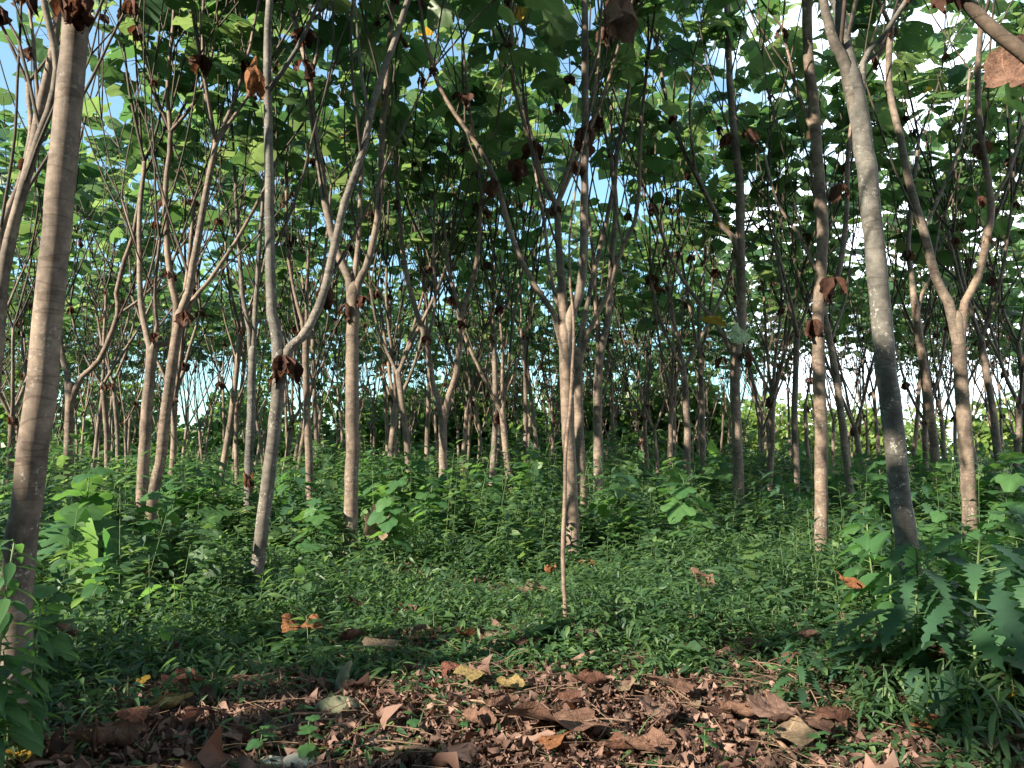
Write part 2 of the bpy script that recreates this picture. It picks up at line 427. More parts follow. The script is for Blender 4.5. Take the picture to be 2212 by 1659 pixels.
def withered_buf(rg, n=3, size=.3):
    """a hanging bunch of shrivelled leaves, hung from the origin"""
    b = Buf()
    for i in range(n):
        L = size * rg.uniform(.7, 1.2); nu, nv = 7, 5
        u, v = np.meshgrid(np.linspace(0, 1, nu), np.linspace(-1, 1, nv), indexing='ij')
        W = L * .32 * np.sin(np.pi * np.clip(u * .93 + .05, 0, 1)) ** .7
        az = rg.uniform(0, 6.28); ph = rg.uniform(0, 6.28)
        roll = rg.uniform(1.1, 2.4)
        x = W * np.sin(v * roll) / roll * 1.5; y = W * (1 - np.cos(v * roll)) / roll * 1.4 + .05 * L * np.sin(5 * u + ph)
        z = -u * L
        P = np.stack([x, y + .12 * L * u, z], -1) + rg.normal(0, .085 * L, (nu, nv, 3)) * u[..., None]
        ca, sa = math.cos(az), math.sin(az)
        Rz = np.array([[ca, -sa, 0], [sa, ca, 0], [0, 0, 1]])
        tx = R(rg.uniform(-5, 28)); Rx = np.array([[1, 0, 0], [0, math.cos(tx), -math.sin(tx)], [0, math.sin(tx), math.cos(tx)]])
        P = P.reshape(-1, 3) @ (Rz @ Rx).T + np.array([ca, sa, 0]) * .02
        q = [[a*nv+c, a*nv+c+1, (a+1)*nv+c+1, (a+1)*nv+c] for a in range(nu-1) for c in range(nv-1)]
        b.add(P, q)
    return b
WITHER = [withered_buf(np.random.default_rng(50 + i), 2 + i % 3, .2).mesh('withered_leaf', [M['brown']]) for i in range(6)]

class Tree: pass
def proto_tree(seed, fork, nl, r0, far=True):
    rg = np.random.default_rng(seed); t = Tree()
    lean = rg.normal(0, .05, 2)
    z = np.linspace(0, fork, 6); P = np.stack([lean[0]*z + .04*np.sin(z*1.3+seed), lean[1]*z + .03*np.cos(z*1.1+seed), z], 1)
    P[:, :2] -= P[0, :2]; P[0, 2] = -.15
    rr = r0 * np.array([1.18, 1.0, .95, .9, .86, .84])
    P2, r2 = smooth_line(P, rr, .35, .004)
    e = P2[-1]; re = r2[-1]
    b = Buf(); V, q, tt = tube(np.vstack([P2, e + [0, 0, re * .8], e + [0, 0, re * 1.4]]), np.concatenate([r2, [re * .8, re * .25]]), 9); b.add(V, q, tt)
    t.trunk = b.mesh('trunk', [M['bark']]); t.limbs = []; tips = []; t.hang = []
    az = rg.uniform(0, 6.28)
    for i in range(nl):
        a = az + i * 6.283 / nl + rg.normal(0, .25); tl = R(rg.uniform(17, 30))
        d = np.array([math.cos(a)*math.sin(tl), math.sin(a)*math.sin(tl), math.cos(tl)])
        br = []; grow(P2[-1] - np.array([0, 0, .05]), d, r0 * rg.uniform(.46, .6), 1, br, tips, rg=rg)
        bp0 = br[0][0]; a = rg.uniform(0, 6.28)
        grow(bp0[2], unit(bp0[3] - bp0[2]) * .85 + .5 * np.array([math.cos(a), math.sin(a), .2]), r0 * .2, 2, br, tips, rg=rg)
        lb = Buf()
        for k, (bp, brr) in enumerate(br):
            p3, r3 = smooth_line(bp, brr, .5); V, q, tt = tube(p3, r3, 6 if k == 0 else 4); lb.add(V, q, tt, 0 if brr[0] > .03 else 1)
            if rg.random() < .14: t.hang.append(bp[0])
        t.limbs.append(lb.mesh('limb', [M['bark'], M['twig']]))
    t.hang.append(P2[-1])
    t.crown = crown_buf(tips, CANOPY_FAR, 5, (.26, .45), rg).mesh('crown', [M['canopy'], M['petiole']])
    t.fork = fork; t.tips = tips
    return t

PROTO = [proto_tree(100 + i, f, n, r) for i, (f, n, r) in enumerate(
    [(2.4, 3, .076), (2.9, 3, .068), (3.3, 3, .078), (3.8, 3, .074), (2.7, 4, .078), (4.4, 3, .076), (2.9, 2, .066), (2.1, 3, .072), (3.4, 2, .062), (4.9, 3, .07)])]

def place_tree(t, x, y, rot, s, label, group, tilt=(0, 0), rg=rng, hang=True):
    o = bpy.data.objects.new('plantation_tree', None); COL.objects.link(o); o.empty_display_size = .2
    o.location = (x, y, float(gz(x, y))); o.rotation_euler = (tilt[0], tilt[1], rot); o.scale = (s, s, s)
    tag(o, label, 'tree', group)
    link('trunk', t.trunk, o)
    for l in t.limbs: link('limb', l, o)
    link('crown', t.crown, o)
    if hang:
        for h in t.hang:
            w = link('withered_leaf', WITHER[rg.integers(0, 6)], o, h + rg.normal(0, .03, 3)); k = rg.uniform(.5, 1.25)
            w.scale = (k, k, k); w.rotation_euler = (0, 0, rg.uniform(0, 6.28))
    return o

ANCHORS = []   # (screen x at eye height, short phrase)
def hand_tree(label, base, w, trunk, limbs, d=None, wtop=.8, mat_='bark', phrase=None, hang=(), per=4.6, sides=14, top=12.5, tips_on=True):
    """a tree drawn after the photograph: trunk and limbs as picture polylines at the tree's own distance, crown grown from the limb ends"""
    g, dg = on_ground(*base); d = d or dg
    rg = np.random.default_rng(int(abs(base[0]) * 7 + base[1]))
    o = bpy.data.objects.new('plantation_tree', None); COL.objects.link(o); o.empty_display_size = .2; o.location = g
    tag(o, label, 'tree', 'plantation trees in the front rows')
    k = d / F / 2
    P = np.vstack([[g[0], g[1], g[2] - .2], [pt(x, y, d) for x, y in trunk]])
    if abs(P[1][2] - P[0][2]) < .15: P = np.delete(P, 1, 0)
    P = np.insert(P, 1, P[0] + (P[1] - P[0]) / max(.3, np.linalg.norm(P[1] - P[0])) * .34, 0); n = len(P); rr = w * k * np.linspace(1, wtop, n); rr[0] *= 1.5; rr[1] *= 1.08
    P2, r2 = smooth_line(P, rr, .14, .0035)
    ax = unit(P2[-1] - P2[-3]); e = P2[-1]; re = r2[-1]
    P3 = np.vstack([P2, e + ax * re * .7, e + ax * re * 1.2, e + ax * re * 1.45]); r3_ = np.concatenate([r2, [re * .86, re * .58, re * .2]])
    b = Buf(); V, q, t = tube(P3, r3_, sides); b.add(V, q, t)
    link('trunk', b.mesh('trunk', [M[mat_]], g), o)
    tips = []; H = []
    for limb in limbs:
        lb = Buf(); prev = [(P2, r2)]
        for j, (pts, w0, lean) in enumerate(limb):
            allp = np.vstack([a for a, _ in prev]); scr = (allp - EYE)
            dep = scr @ FW; sx = 1106 + F * (scr @ RT) / dep; sy = 829.5 - F * (scr @ UP) / dep
            i0 = np.argmin((sx - pts[0][0])**2 + (sy - pts[0][1])**2)
            q0 = allp[i0]; d0 = dep[i0]; y0 = pts[0][1]
            LP = [q0] + [pt(x, y, d0 + lean * (y0 - y) / F * d0) for x, y in pts[1:]]
            rad = w0 * k * np.linspace(1, .62, len(LP)); l1 = LP[1] - LP[0]; h1 = min(.35, np.linalg.norm(l1) * .4)
            if j == 0: LP.insert(1, LP[0] + unit(l1) * h1); LP[0] = P2[max(0, len(P2) - 3)] if i0 >= len(P2) - 3 else LP[0]; rad = np.concatenate([[min(rad[0] * 1.35, r2[-1] * .95)], rad])
            p3, r3 = smooth_line(LP, rad, .2, .003); V, q, t = tube(p3, r3, 9); lb.add(V, q, t, 0 if w0 * k > .018 else 1)
            if j == 0: prev = [(p3, r3)]
            else: prev.append((p3, r3))
            br = []; dd = unit(p3[-1] - p3[-4]); e = p3[-1]; lev = 1 if e[2] < 5.2 else 2 if e[2] < 7.8 else 3
            if e[2] > 10: tips.append((p3[-8:], dd))
            else:
                nn = 3 if lev == 3 else 2; az = rg.uniform(0, 6.28); s = unit(np.cross(dd, [.2, 1, .1])); ww = np.cross(dd, s)
                for m_ in range(nn):
                    a = az + m_ * 6.283 / nn; tl = R(rg.uniform(14, 32))
                    grow(e, math.cos(tl)*dd + math.sin(tl)*(math.cos(a)*s + math.sin(a)*ww), max(.009, r3[-1] * .75), lev, br, tips, top, rg)
            for fr in ((.38, .68) if len(p3) > 8 else (.5,)):
                i1 = int(fr * (len(p3) - 1)); tdir = unit(p3[i1+1] - p3[i1]); a = rg.uniform(0, 6.28)
                if p3[i1][2] > 2.9 and rg.random() < .8:
                    grow(p3[i1], tdir * .85 + .5 * np.array([math.cos(a), math.sin(a), .3]), max(.009, min(.016, r3[i1] * .45)), 2 if p3[i1][2] < 7.2 else 3, br, tips, top, rg)
            for bp, brr in br:
                a_, c_ = smooth_line(bp, brr, .3); V, q, t = tube(a_, c_, 5); lb.add(V, q, t, 0 if brr[0] > .026 else 1)
                if rg.random() < .14: H.append(bp[0])
        link('limb', lb.mesh('limb', [M[mat_], M['twig']], g), o)
    if tips and tips_on:
        link('crown', crown_buf(tips, CANOPY_NEAR, per, (.28, .47), rg, drop=.05).mesh('crown', [M['canopy'], M['petiole']], g, lc=True), o)
    for x, y, s in hang:
        allp = P2; H.append((pt(x, y, d - .12), s))
    for h in H:
        h, s = h if isinstance(h, tuple) else (h, rg.uniform(.5, 1.3))
        wl = link('withered_leaf', WITHER[rg.integers(0, 6)], o, h - g); wl.scale = (s, s, s); wl.rotation_euler = (0, 0, rg.uniform(0, 6.28))
    if phrase:
        v = [pt(x, y, d) for x, y in [base] + trunk]
        xs = np.interp(-960, [-y for _, y in [base] + trunk], [x for x, _ in [base] + trunk]); ANCHORS.append((xs, phrase))
    return o

# front rows, drawn one by one (coordinates: 2212 x 1659 picture)
hand_tree('thick pale grey trunk nearest the camera at the left edge, white lichen spots', (27, 1590), 66,
    [(40, 1230), (66, 1030), (90, 830), (108, 640), (122, 490), (143, 300), (160, 110), (170, -20)],
    [[([(170, -15), (140, -160), (110, -300)], 36, .1)], [([(170, -15), (230, -150), (270, -300)], 34, -.2)], [([(170, -15), (190, -170), (200, -320)], 34, .4)]],
    wtop=.78, phrase='the thick pale left-edge trunk', hang=[(148, -6, .75), (190, -4, .7), (168, -14, .8)], sides=20)
hand_tree('tree at the left border splitting low into dark arms that cross behind the thick trunk', (-45, 1330), 36,
    [(-35, 1100), (-20, 900), (-5, 700), (4, 585)],
    [[([(4, 580), (45, 430), (75, 300), (96, 190), (118, 90), (130, -20)], 25, .12), ([(88, 230), (72, 90), (60, -30)], 9, .1)],
     [([(4, 575), (30, 480), (70, 340), (106, 240), (124, 150), (108, 60), (90, -20)], 21, -.1), ([(84, 300), (40, 90), (-10, 10)], 8, .2)],
     [([(4, 580), (0, 500), (40, 400), (66, 290), (60, 180)], 18, .5)]], per=7)
hand_tree('slim tree with a wide low U fork beside the thick left trunk', (146, 1172), 21, [(147, 1000), (150, 900), (154, 836)],
    [[([(153, 834), (134, 768), (128, 690), (120, 560)], 13, .2)],
     [([(156, 836), (215, 778), (255, 680), (252, 633), (270, 560), (289, 499), (310, 380)], 12, -.1), ([(255, 680), (302, 647), (343, 603), (400, 520)], 7, .3)]],
    phrase='the low U-forked slim tree')
hand_tree('reddish straight trunk forking at a sharp elbow left of the bent grey tree', (309, 1195), 27, [(308, 1047), (316, 900), (322, 830), (329, 758)],
    [[([(327, 755), (319, 734), (306, 667), (302, 600), (302, 466), (312, 350)], 15, .15), ([(303, 580), (285, 500), (262, 430)], 7, .1)],
     [([(331, 758), (350, 745), (373, 731), (392, 670), (408, 560), (420, 430)], 12, .4)],
     [([(330, 745), (340, 700), (334, 640), (345, 520)], 10, -.3)]], phrase='the reddish elbow-forked tree')
hand_tree('bent grey tree leaning right with a Y fork and two long arms', (320, 1206), 26, [(330, 1080), (345, 1000), (358, 890), (376, 760), (388, 680)],
    [[([(387, 678), (372, 620), (362, 540), (358, 420), (368, 300), (368, 285)], 15, .1), ([(368, 285), (362, 180), (374, 60), (376, -20)], 10, .1), ([(368, 285), (420, 220), (450, 150), (470, 60)], 8, -.2)],
     [([(390, 678), (408, 630), (430, 500), (455, 370), (466, 310)], 18, -.1), ([(466, 310), (446, 220), (438, 100), (440, -20)], 9, .1), ([(466, 310), (505, 220), (540, 100), (560, 0)], 9, .2)],
     [([(395, 685), (450, 610), (510, 520), (560, 430), (600, 340)], 10, .4)]], phrase='the bent grey tree', hang=[(402, 672, 1.1)])
hand_tree('speckled trunk with dead leaves clumped low on its stem behind the dark leaning trunk', (536, 1172), 21, [(538, 1000), (542, 900), (546, 758)],
    [[([(545, 754), (524, 633), (512, 470), (505, 330)], 11, .1)], [([(548, 750), (554, 633), (566, 452), (580, 330)], 12, .2)]], hang=[(537, 1035, .8)], mat_='bark_grey', phrase='the speckled stem')
hand_tree('dark lichen-flecked leaning trunk with a wide U fork and drooping dead leaves', (545, 1312), 31, [(560, 1190), (582, 1010), (598, 880), (604, 770)],
    [[([(603, 768), (589, 680), (583, 560), (582, 400), (578, 250), (578, 100), (584, -30)], 25, .05), ([(583, 195), (640, 110), (690, 0), (700, -60)], 11, -.2)],
     [([(607, 770), (650, 730), (690, 660), (716, 560), (742, 440), (780, 340), (810, 210), (848, 100), (884, -10)], 21, .1), ([(792, 255), (778, 130), (765, 0)], 9, .1)]],
    mat_='bark_grey', hang=[(620, 772, 1.2), (612, 768, .9), (658, 130, .9)], phrase='the dark U-forked leaning trunk', wtop=.85)
hand_tree('smooth brown upright trunk with a neat three-way fork and reddish limbs', (757, 1214), 32, [(758, 1080), (762, 950), (761, 800), (764, 628)],
    [[([(763, 622), (738, 570), (715, 500), (694, 380), (676, 260), (668, 160), (640, 60), (620, -20)], 19, .15), ([(668, 160), (688, 110), (690, 0)], 10, -.1)],
     [([(765, 622), (770, 560), (776, 480), (782, 340), (790, 220)], 13, .4)],
     [([(766, 622), (790, 580), (810, 500), (822, 400), (824, 300), (838, 150), (850, -20)], 17, -.05)]],
    wtop=.84, hang=[(785, 640, .8), (746, 655, 1.1)], phrase='the three-way forked brown trunk')
hand_tree('thin reddish stem standing behind the gap left of the three-way forked trunk', (671, 1150), 18, [(668, 1000), (662, 850), (661, 724)],
    [[([(661, 722), (640, 650), (622, 540), (618, 400)], 9, .1)], [([(662, 720), (690, 640), (705, 520), (716, 400)], 9, .3)], [([(661, 725), (664, 600), (672, 450)], 8, -.2)]], phrase='the thin reddish stem')
hand_tree('pale trunk with a low tulip-shaped fork left of the centre', (957, 1145), 21, [(957, 1010), (957, 885)],
    [[([(956, 883), (935, 830), (921, 740), (895, 660), (872, 560), (860, 430)], 15, .1), ([(921, 735), (940, 660), (936, 540), (940, 420)], 8, -.1)],
     [([(959, 883), (985, 810), (995, 700), (1003, 660), (1030, 560), (1040, 430)], 14, .1), ([(997, 690), (970, 590), (960, 480)], 8, .2)]], hang=[(922, 725, .9), (995, 692, .8)], phrase='the tulip-forked pale trunk')
hand_tree('tall pale centre tree with five spreading limbs and dead leaves hanging in its arms', (1240, 1228), 31, [(1234, 1080), (1227, 920), (1222, 800), (1219, 712)],
    [[([(1212, 706), (1160, 625), (1112, 530), (1078, 410), (1046, 340), (1022, 300), (963, 215), (925, 115), (905, 0)], 13, .1), ([(1024, 300), (1010, 200), (1000, 90)], 8, -.1)],
     [([(1214, 700), (1211, 580), (1203, 445)], 21, .1), ([(1203, 445), (1170, 380), (1140, 270), (1110, 190), (1105, 60), (1102, -20)], 13, .1), ([(1203, 445), (1235, 340), (1280, 210), (1300, 60)], 11, .2)],
     [([(1222, 704), (1250, 640), (1262, 540), (1262, 440), (1264, 300), (1264, 120), (1262, -20)], 22, -.05), ([(1264, 200), (1290, 110), (1300, 0)], 8, .1)],
     [([(1215, 705), (1190, 600), (1175, 480), (1150, 330), (1130, 200)], 10, .5)]],
    wtop=.82, hang=[(1265, 275, 1.5), (1250, 300, 1.3), (1115, 345, 1.3), (1062, 385, 1.2), (1330, -10, 1.6), (1245, 350, 1.0)], phrase='the tall pale centre tree', per=4.6)
hand_tree('plain pale trunk just right of and behind the tall centre tree, arms opening right', (1262, 1186), 23, [(1258, 1060), (1250, 900), (1248, 762)],
    [[([(1247, 758), (1281, 600), (1316, 450), (1335, 330), (1360, 180), (1370, 20)], 12, .1)], [([(1250, 760), (1306, 650), (1346, 530), (1371, 480), (1381, 400), (1383, 290), (1400, 120)], 11, -.1), ([(1346, 530), (1330, 440), (1335, 330)], 6, .2)]], phrase='the pale trunk behind centre')
hand_tree('grey trunk two steps right of the centre tree, lit at its foot', (1293, 1152), 22, [(1292, 1000), (1291, 850), (1296, 762)],
    [[([(1296, 760), (1314, 690), (1322, 560), (1330, 440), (1318, 330)], 16, .1)], [([(1294, 765), (1286, 650), (1282, 560), (1270, 450)], 10, .3)]], phrase='the grey trunk right of centre')
hand_tree('dark reddish trunk with a side limb and yellow leaf, right of centre', (1597, 1150), 24, [(1594, 1000), (1588, 850), (1590, 760), (1601, 700), (1599, 525)],
    [[([(1599, 525), (1600, 420), (1590, 330), (1578, 200), (1572, 60), (1570, -20)], 19, .05), ([(1597, 400), (1580, 310), (1560, 240)], 7, .1)],
     [([(1597, 525), (1560, 490), (1515, 400), (1470, 310), (1440, 220), (1420, 100)], 12, .1), ([(1500, 370), (1490, 250), (1498, 120)], 7, -.2)],
     [([(1585, 770), (1548, 700), (1500, 640), (1450, 560), (1410, 440)], 11, .4)]],
    hang=[(1568, 290, 1.3), (1612, 280, 1.5), (1552, 272, .9), (1560, 770, 1.1), (1612, 760, 1.2)], phrase='the dark reddish trunk')
hand_tree('slender sunlit orange-tan trunk that wavers upward without forking', (1772, 1222), 29, [(1774, 1080), (1774, 950), (1770, 830), (1767, 700), (1772, 600), (1777, 480), (1770, 400), (1760, 250), (1746, 120), (1742, -20)],
    [[([(1776, 665), (1812, 590), (1828, 470), (1832, 330), (1850, 200)], 14, .3)], [([(1768, 590), (1720, 500), (1680, 440), (1650, 330)], 8, .4)], [([(1742, -20), (1735, -150), (1720, -260)], 17, .1)],
     [([(1742, -20), (1765, -140), (1790, -240)], 15, -.2)], [([(1762, 290), (1720, 190), (1690, 60)], 10, .2)]],
    wtop=.72, hang=[(1800, 600, 1.5), (1758, 690, 1.3), (1815, 400, 1.2)], phrase='the wavering orange-tan trunk')
hand_tree('big dark trunk leaning left in the right foreground, sun on its lower stem', (1984, 1405), 47, [(1968, 1240), (1948, 1100), (1926, 900), (1905, 700), (1882, 460), (1860, 280), (1838, 165)],
    [[([(1838, 170), (1822, 80), (1806, -20), (1790, -120)], 34, .2)], [([(1836, 170), (1805, 100), (1783, 30), (1770, -60)], 26, -.1)], [([(1858, 170), (1900, 90), (1965, -10), (2000, -80)], 13, -.2), ([(1865, 150), (1900, 110), (1930, 30)], 7, .2)]],
    wtop=.84, phrase='the big right foreground trunk', mat_='bark_grey', sides=18)
hand_tree('sturdy pale trunk with a big lyre fork near the right edge', (2100, 1226), 31, [(2094, 1080), (2084, 930), (2074, 800), (2066, 690)],
    [[([(2062, 685), (2020, 600), (1996, 500), (1965, 400), (1945, 300), (1920, 180), (1925, 60)], 21, .05), ([(1996, 500), (2040, 400), (2080, 290), (2095, 150)], 8, .2)],
     [([(2070, 685), (2112, 600), (2132, 510), (2142, 440), (2125, 340), (2112, 200), (2118, 60)], 18, -.05), ([(2141, 440), (2175, 380), (2205, 300), (2240, 220)], 8, .2)]],
    wtop=.88, phrase='the lyre-forked right trunk')
hand_tree('orange-lit slim trunk leaning left between the big right trunk and the lyre-forked one', (2030, 1150), 20, [(2026, 1060), (2009, 880), (1990, 760), (1975, 650)],
    [[([(1975, 650), (1962, 540), (1970, 430), (1985, 300)], 12, .1)], [([(1978, 670), (2010, 590), (2030, 480)], 8, .3)]], phrase='the orange-lit slim trunk')
hand_tree('slim grey trunk leaning left just right of the wavering orange-tan trunk', (1842, 1155), 18, [(1836, 1060), (1815, 880), (1800, 780), (1785, 700)],
    [[([(1785, 700), (1770, 600), (1765, 480), (1750, 350)], 10, .3)], [([(1792, 740), (1825, 650), (1840, 540)], 7, .2)]], phrase='the slim left-leaning grey trunk')
hand_tree('tree outside the right border reaching a thick bare limb into the top right corner', (2620, 1900), 60, [(2600, 1300), (2560, 700), (2500, 400)],
    [[([(2500, 400), (2360, 250), (2212, 115), (2120, 35), (2060, -30), (2000, -110)], 36, .0)], [([(2500, 400), (2560, 200), (2580, 0)], 36, .2)]], per=8)

# the thin leaning sapling in front of the centre tree
def stem_thing(name, label, cat, P, r, m, sides=8, group=None):
    P2, r2 = smooth_line(P, r, .12, .002); b = Buf(); V, q, t = tube(P2, r2, sides); b.add(V, q, t)
    o = link(name, b.mesh(name, [m], P[0]), None, P[0]); return tag(o, label, cat, group)
g0, d0 = on_ground(1224, 1398)
stem_o = stem_thing('leaning_sapling', 'thin crooked brown sapling stem rising in front of the tall pale centre tree', 'sapling',
    [g0 - [0, 0, .05]] + [pt(x, y, d0 + k) for x, y, k in ((1220, 1300, .1), (1216, 1200, .3), (1221, 1050, .8), (1222, 980, 1.1), (1231, 880, 1.7), (1236, 800, 2.1), (1239, 700, 2.6), (1231, 600, 3.0), (1231, 500, 3.3), (1245, 400, 3.6), (1262, 300, 3.8), (1290, 180, 4.0))],
    np.linspace(.018, .012, 13), M['limb'])

# ------------------------------------------------------------------ middle and far rows
MID = [(30,16),(108,22),(245,20),(262,24.5),(372,18),(470,19),(520,24),(608,20),(636,18.5),(690,23),(842,17.5),(862,22),(893,16.5),(926,24),(1000,25),(1060,18),(1085,21),
       (1112,16.5),(1140,20),(1163,24),(1420,24),(1447,19.5),(1482,16.5),(1522,21),(1650,19),(1712,15.5),(1750,24),(1870,17.5),(1893,21),(1960,25),(1992,19.5),
       (2062,23),(2112,20),(2153,14.5),(2182,16.5),(2207,19.5),(-60,14),(-150,19),(2300,13),(2360,18),(2290,22),(-30,24)]
spots = [((x - 1106) / F * d, d, x) for x, d in MID]
far = []
for yy in np.arange(27, 52, 3.1):
    for xx in np.arange(-36, 37, 3.1):
        px, py = xx + rng.normal(0, .5) + (yy % 2), yy + rng.normal(0, .5)
        sx = 1106 + F * px / py
        if -120 < sx < 2330 and not (sx > 1700 and py > 48): far.append((px, py, sx))
vis = sorted([s for s in spots if 0 <= s[2] <= 2212], key=lambda s: s[2])
ANCHORS.sort()
ORD = ['first', 'second', 'third', 'fourth', 'fifth', 'sixth', 'seventh', 'eighth', 'ninth', 'tenth', 'eleventh', 'twelfth', 'thirteenth', 'fourteenth']
def left_anchor(x):
    c = [a for a in ANCHORS if a[0] <= x]
    return c[-1] if c else None
count = {}
for k, (x, y, sx) in enumerate(spots):
    t = PROTO[k % 10]
    a = left_anchor(sx)
    if not 0 <= sx <= 2212: lab, g = 'plantation tree just past the edge of the view, reaching leafy twigs into it', 'trees at the edges of the view'
    else:
        i = count.get(a, 0); count[a] = i + 1
        order = sorted(s[2] for s in vis if left_anchor(s[2]) == a).index(sx)
        lab = f'slender second-row trunk, {ORD[order]} right of {a[1]}' if a else f'slender second-row trunk, {ORD[order]} from the left border'
        g = 'plantation trees in the second rows'
    place_tree(t, x, y, rng.uniform(0, 6.28), rng.uniform(.9, 1.12), lab, g, (rng.normal(0, .03), rng.normal(0, .03)))
for k, (x, y, sx) in enumerate(far):
    a = left_anchor(min(max(sx, 0), 2212)); b_ = [q for q in ANCHORS if q[0] > sx]
    if a and b_: lab = f'thin far-row trunk glimpsed between {a[1]} and {b_[0][1]}'
    elif a: lab = f'thin far-row trunk glimpsed right of {a[1]}'
    else: lab = f'thin far-row trunk glimpsed left of {b_[0][1]}'
    if len(lab.split()) > 16: lab = f'thin far-row trunk just right of {a[1]}'
    place_tree(PROTO[(k * 3 + k // 10) % 10], x, y, rng.uniform(0, 6.28), rng.uniform(.85, 1.12), lab, lab.replace('thin far-row trunk', 'far rows'), (rng.normal(0, .035), rng.normal(0, .035)), hang=y < 38)

# the plantation goes on beside and behind the camera and shades the clearing
SHADE = [(-20,3.5),(-11,-12),(-24,9),(-9,-5.5),(-3,-5),(-2,-10),(3.5,-4),(7.5,-1.5),(8.5,3.5),(11,8),(0,-6),(6,-5),(9,-4.5),(2.5,-9),(5,-11),(9,-9),(12,-3),(13,2),(15,6),(13,-7),(1,-14),(-4,-15),(8,-14),(16,0),(16,10)]
sb = Buf(); rg = np.random.default_rng(5)
for k, (x, y) in enumerate(SHADE):
    t = PROTO[k % 8]; a = rg.uniform(0, 6.28); s = rg.uniform(.95, 1.12); c_, s_ = math.cos(a)*s, math.sin(a)*s
    Rz = np.array([[c_, -s_, 0], [s_, c_, 0], [0, 0, s]])
    for me, mo in [(t.trunk, 0)] + [(l, 0) for l in t.limbs] + [(t.crown, 2)]:
        V = np.zeros(len(me.vertices) * 3, np.float32); me.vertices.foreach_get('co', V); V = V.reshape(-1, 3) @ Rz.T + [x, y, 0]
        n = len(me.polygons); lt = np.zeros(n, np.int32); ls = np.zeros(n, np.int32); mi = np.zeros(n, np.int32); li = np.zeros(len(me.loops), np.int32)
        me.polygons.foreach_get('loop_total', lt); me.polygons.foreach_get('loop_start', ls); me.polygons.foreach_get('material_index', mi); me.loops.foreach_get('vertex_index', li)
        base = sb.n; sb.v.append(V); sb.lc.append(np.zeros((len(V), 3))); sb.n += len(V)
        for kk, lst, ml in ((4, sb.q, sb.qm), (3, sb.t, sb.tm)):
            s0 = ls[lt == kk]
            if len(s0):
                lst.append(li[s0[:, None] + np.arange(kk)] + base); ml.append(np.minimum(mi[lt == kk], 1) + mo)
tag(link('surrounding_woods', sb.mesh('surrounding_woods', [M['bark'], M['limb'], M['canopy'], M['petiole']])),
    'the rest of the plantation beside and behind the clearing, shading the ground', 'woods', kind='stuff')

# far woods beyond the last row: dark at the left and centre, low and sunny at the right
def woods(name, label, blobs, mats, n_per, size):
    b = Buf(); rg = np.random.default_rng(len(blobs))
    for (x, y, z, rx, ry, rz) in blobs:
        n = int(n_per * rx * rz); d = rg.normal(0, 1, (n, 3)); d /= np.linalg.norm(d, axis=1)[:, None]
        Pn = d * (rg.random((n, 1)) ** .35) * [rx, ry, rz] * (1 + .25 * np.sin(d[:, :1] * 5 + x) * np.cos(d[:, 2:] * 4 + y)) + [x, y, z]
        Pn = Pn[Pn[:, 2] > .1]; n = len(Pn)
        Rm = frames(rg.normal(0, 1, (n, 3)) + [0, 0, -.5], rg.normal(0, .6, (n, 3)) + [0, 0, 1])
        scatter(b, FAR_LEAF[0], Rm, rg.uniform(*size, n), Pn)
    return tag(link(name, b.mesh(name, mats)), label, 'woods', kind='stuff')
rg = np.random.default_rng(77); bl = []; br_ = []
for i in range(70):
    x = rg.uniform(-52, 14); y = rg.uniform(53, 68); h = rg.uniform(2.0, 4.0) + (1.4 if rg.random() < .2 else 0)
    bl.append((x, y, h, rg.uniform(2, 3.6), 2.2, h * .9))
for i in range(34):
    x = rg.uniform(-46, 14); bl.append((x, rg.uniform(50, 54), 1.0, rg.uniform(1.5, 2.6), 1.2, rg.uniform(1.4, 2.4)))
for i in range(34):
    x = rg.uniform(12, 70); y = rg.uniform(62, 90); h = rg.uniform(1.9, 3.6); br_.append((x, y, h, rg.uniform(2.4, 4.2), 2.5, h))
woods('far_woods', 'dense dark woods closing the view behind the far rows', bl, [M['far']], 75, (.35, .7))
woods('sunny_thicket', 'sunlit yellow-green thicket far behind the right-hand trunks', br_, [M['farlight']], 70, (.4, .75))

shade_bl = []; rg = np.random.default_rng(41)
for u in np.arange(-24, 14, 1.9):       # added unseen tree line on the sunward side; its uneven top shapes the shadow
    dd = 15 + rg.normal(0, .6); h = 8.45 + 1.0 * math.sin(u * .9) + rg.normal(0, .6)
    shade_bl.append((-.8 * dd + .6 * u, -.6 * dd - .8 * u, h * .5, 1.7, 1.7, h * .5))
for x in np.arange(-4, 17, 2.2): shade_bl.append((x, -12 + rg.normal(0, .7), 4, 1.9, 1.7, 4.2))  # unseen back row, added to hold back sky light
woods('shading_woods', 'unseen dense trees added behind the camera to shade the clearing', shade_bl, [M['far']], 120, (.35, .65))

# ------------------------------------------------------------------ ground
def sheet():
    xs = np.concatenate([-np.geomspace(320, 12, 18), np.linspace(-11.8, 11.8, 119), np.geomspace(12, 320, 18)])
    ys = np.concatenate([-np.geomspace(320, 3, 12), np.linspace(-2.8, 16, 95), np.geomspace(16.3, 340, 24)])
    X, Y = np.meshgrid(xs, ys, indexing='ij'); Z = gz(X, Y)
    nx, ny = len(xs), len(ys); i, j = np.meshgrid(np.arange(nx-1), np.arange(ny-1), indexing='ij')
    q = np.stack([i*ny+j, (i+1)*ny+j, (i+1)*ny+j+1, i*ny+j+1], -1).reshape(-1, 4)
    b = Buf(); b.add(np.stack([X, Y, Z], -1), q); return b.mesh('ground', [M['soil']])
tag(link('ground', sheet()), 'dark plantation soil', 'ground', kind='structure')

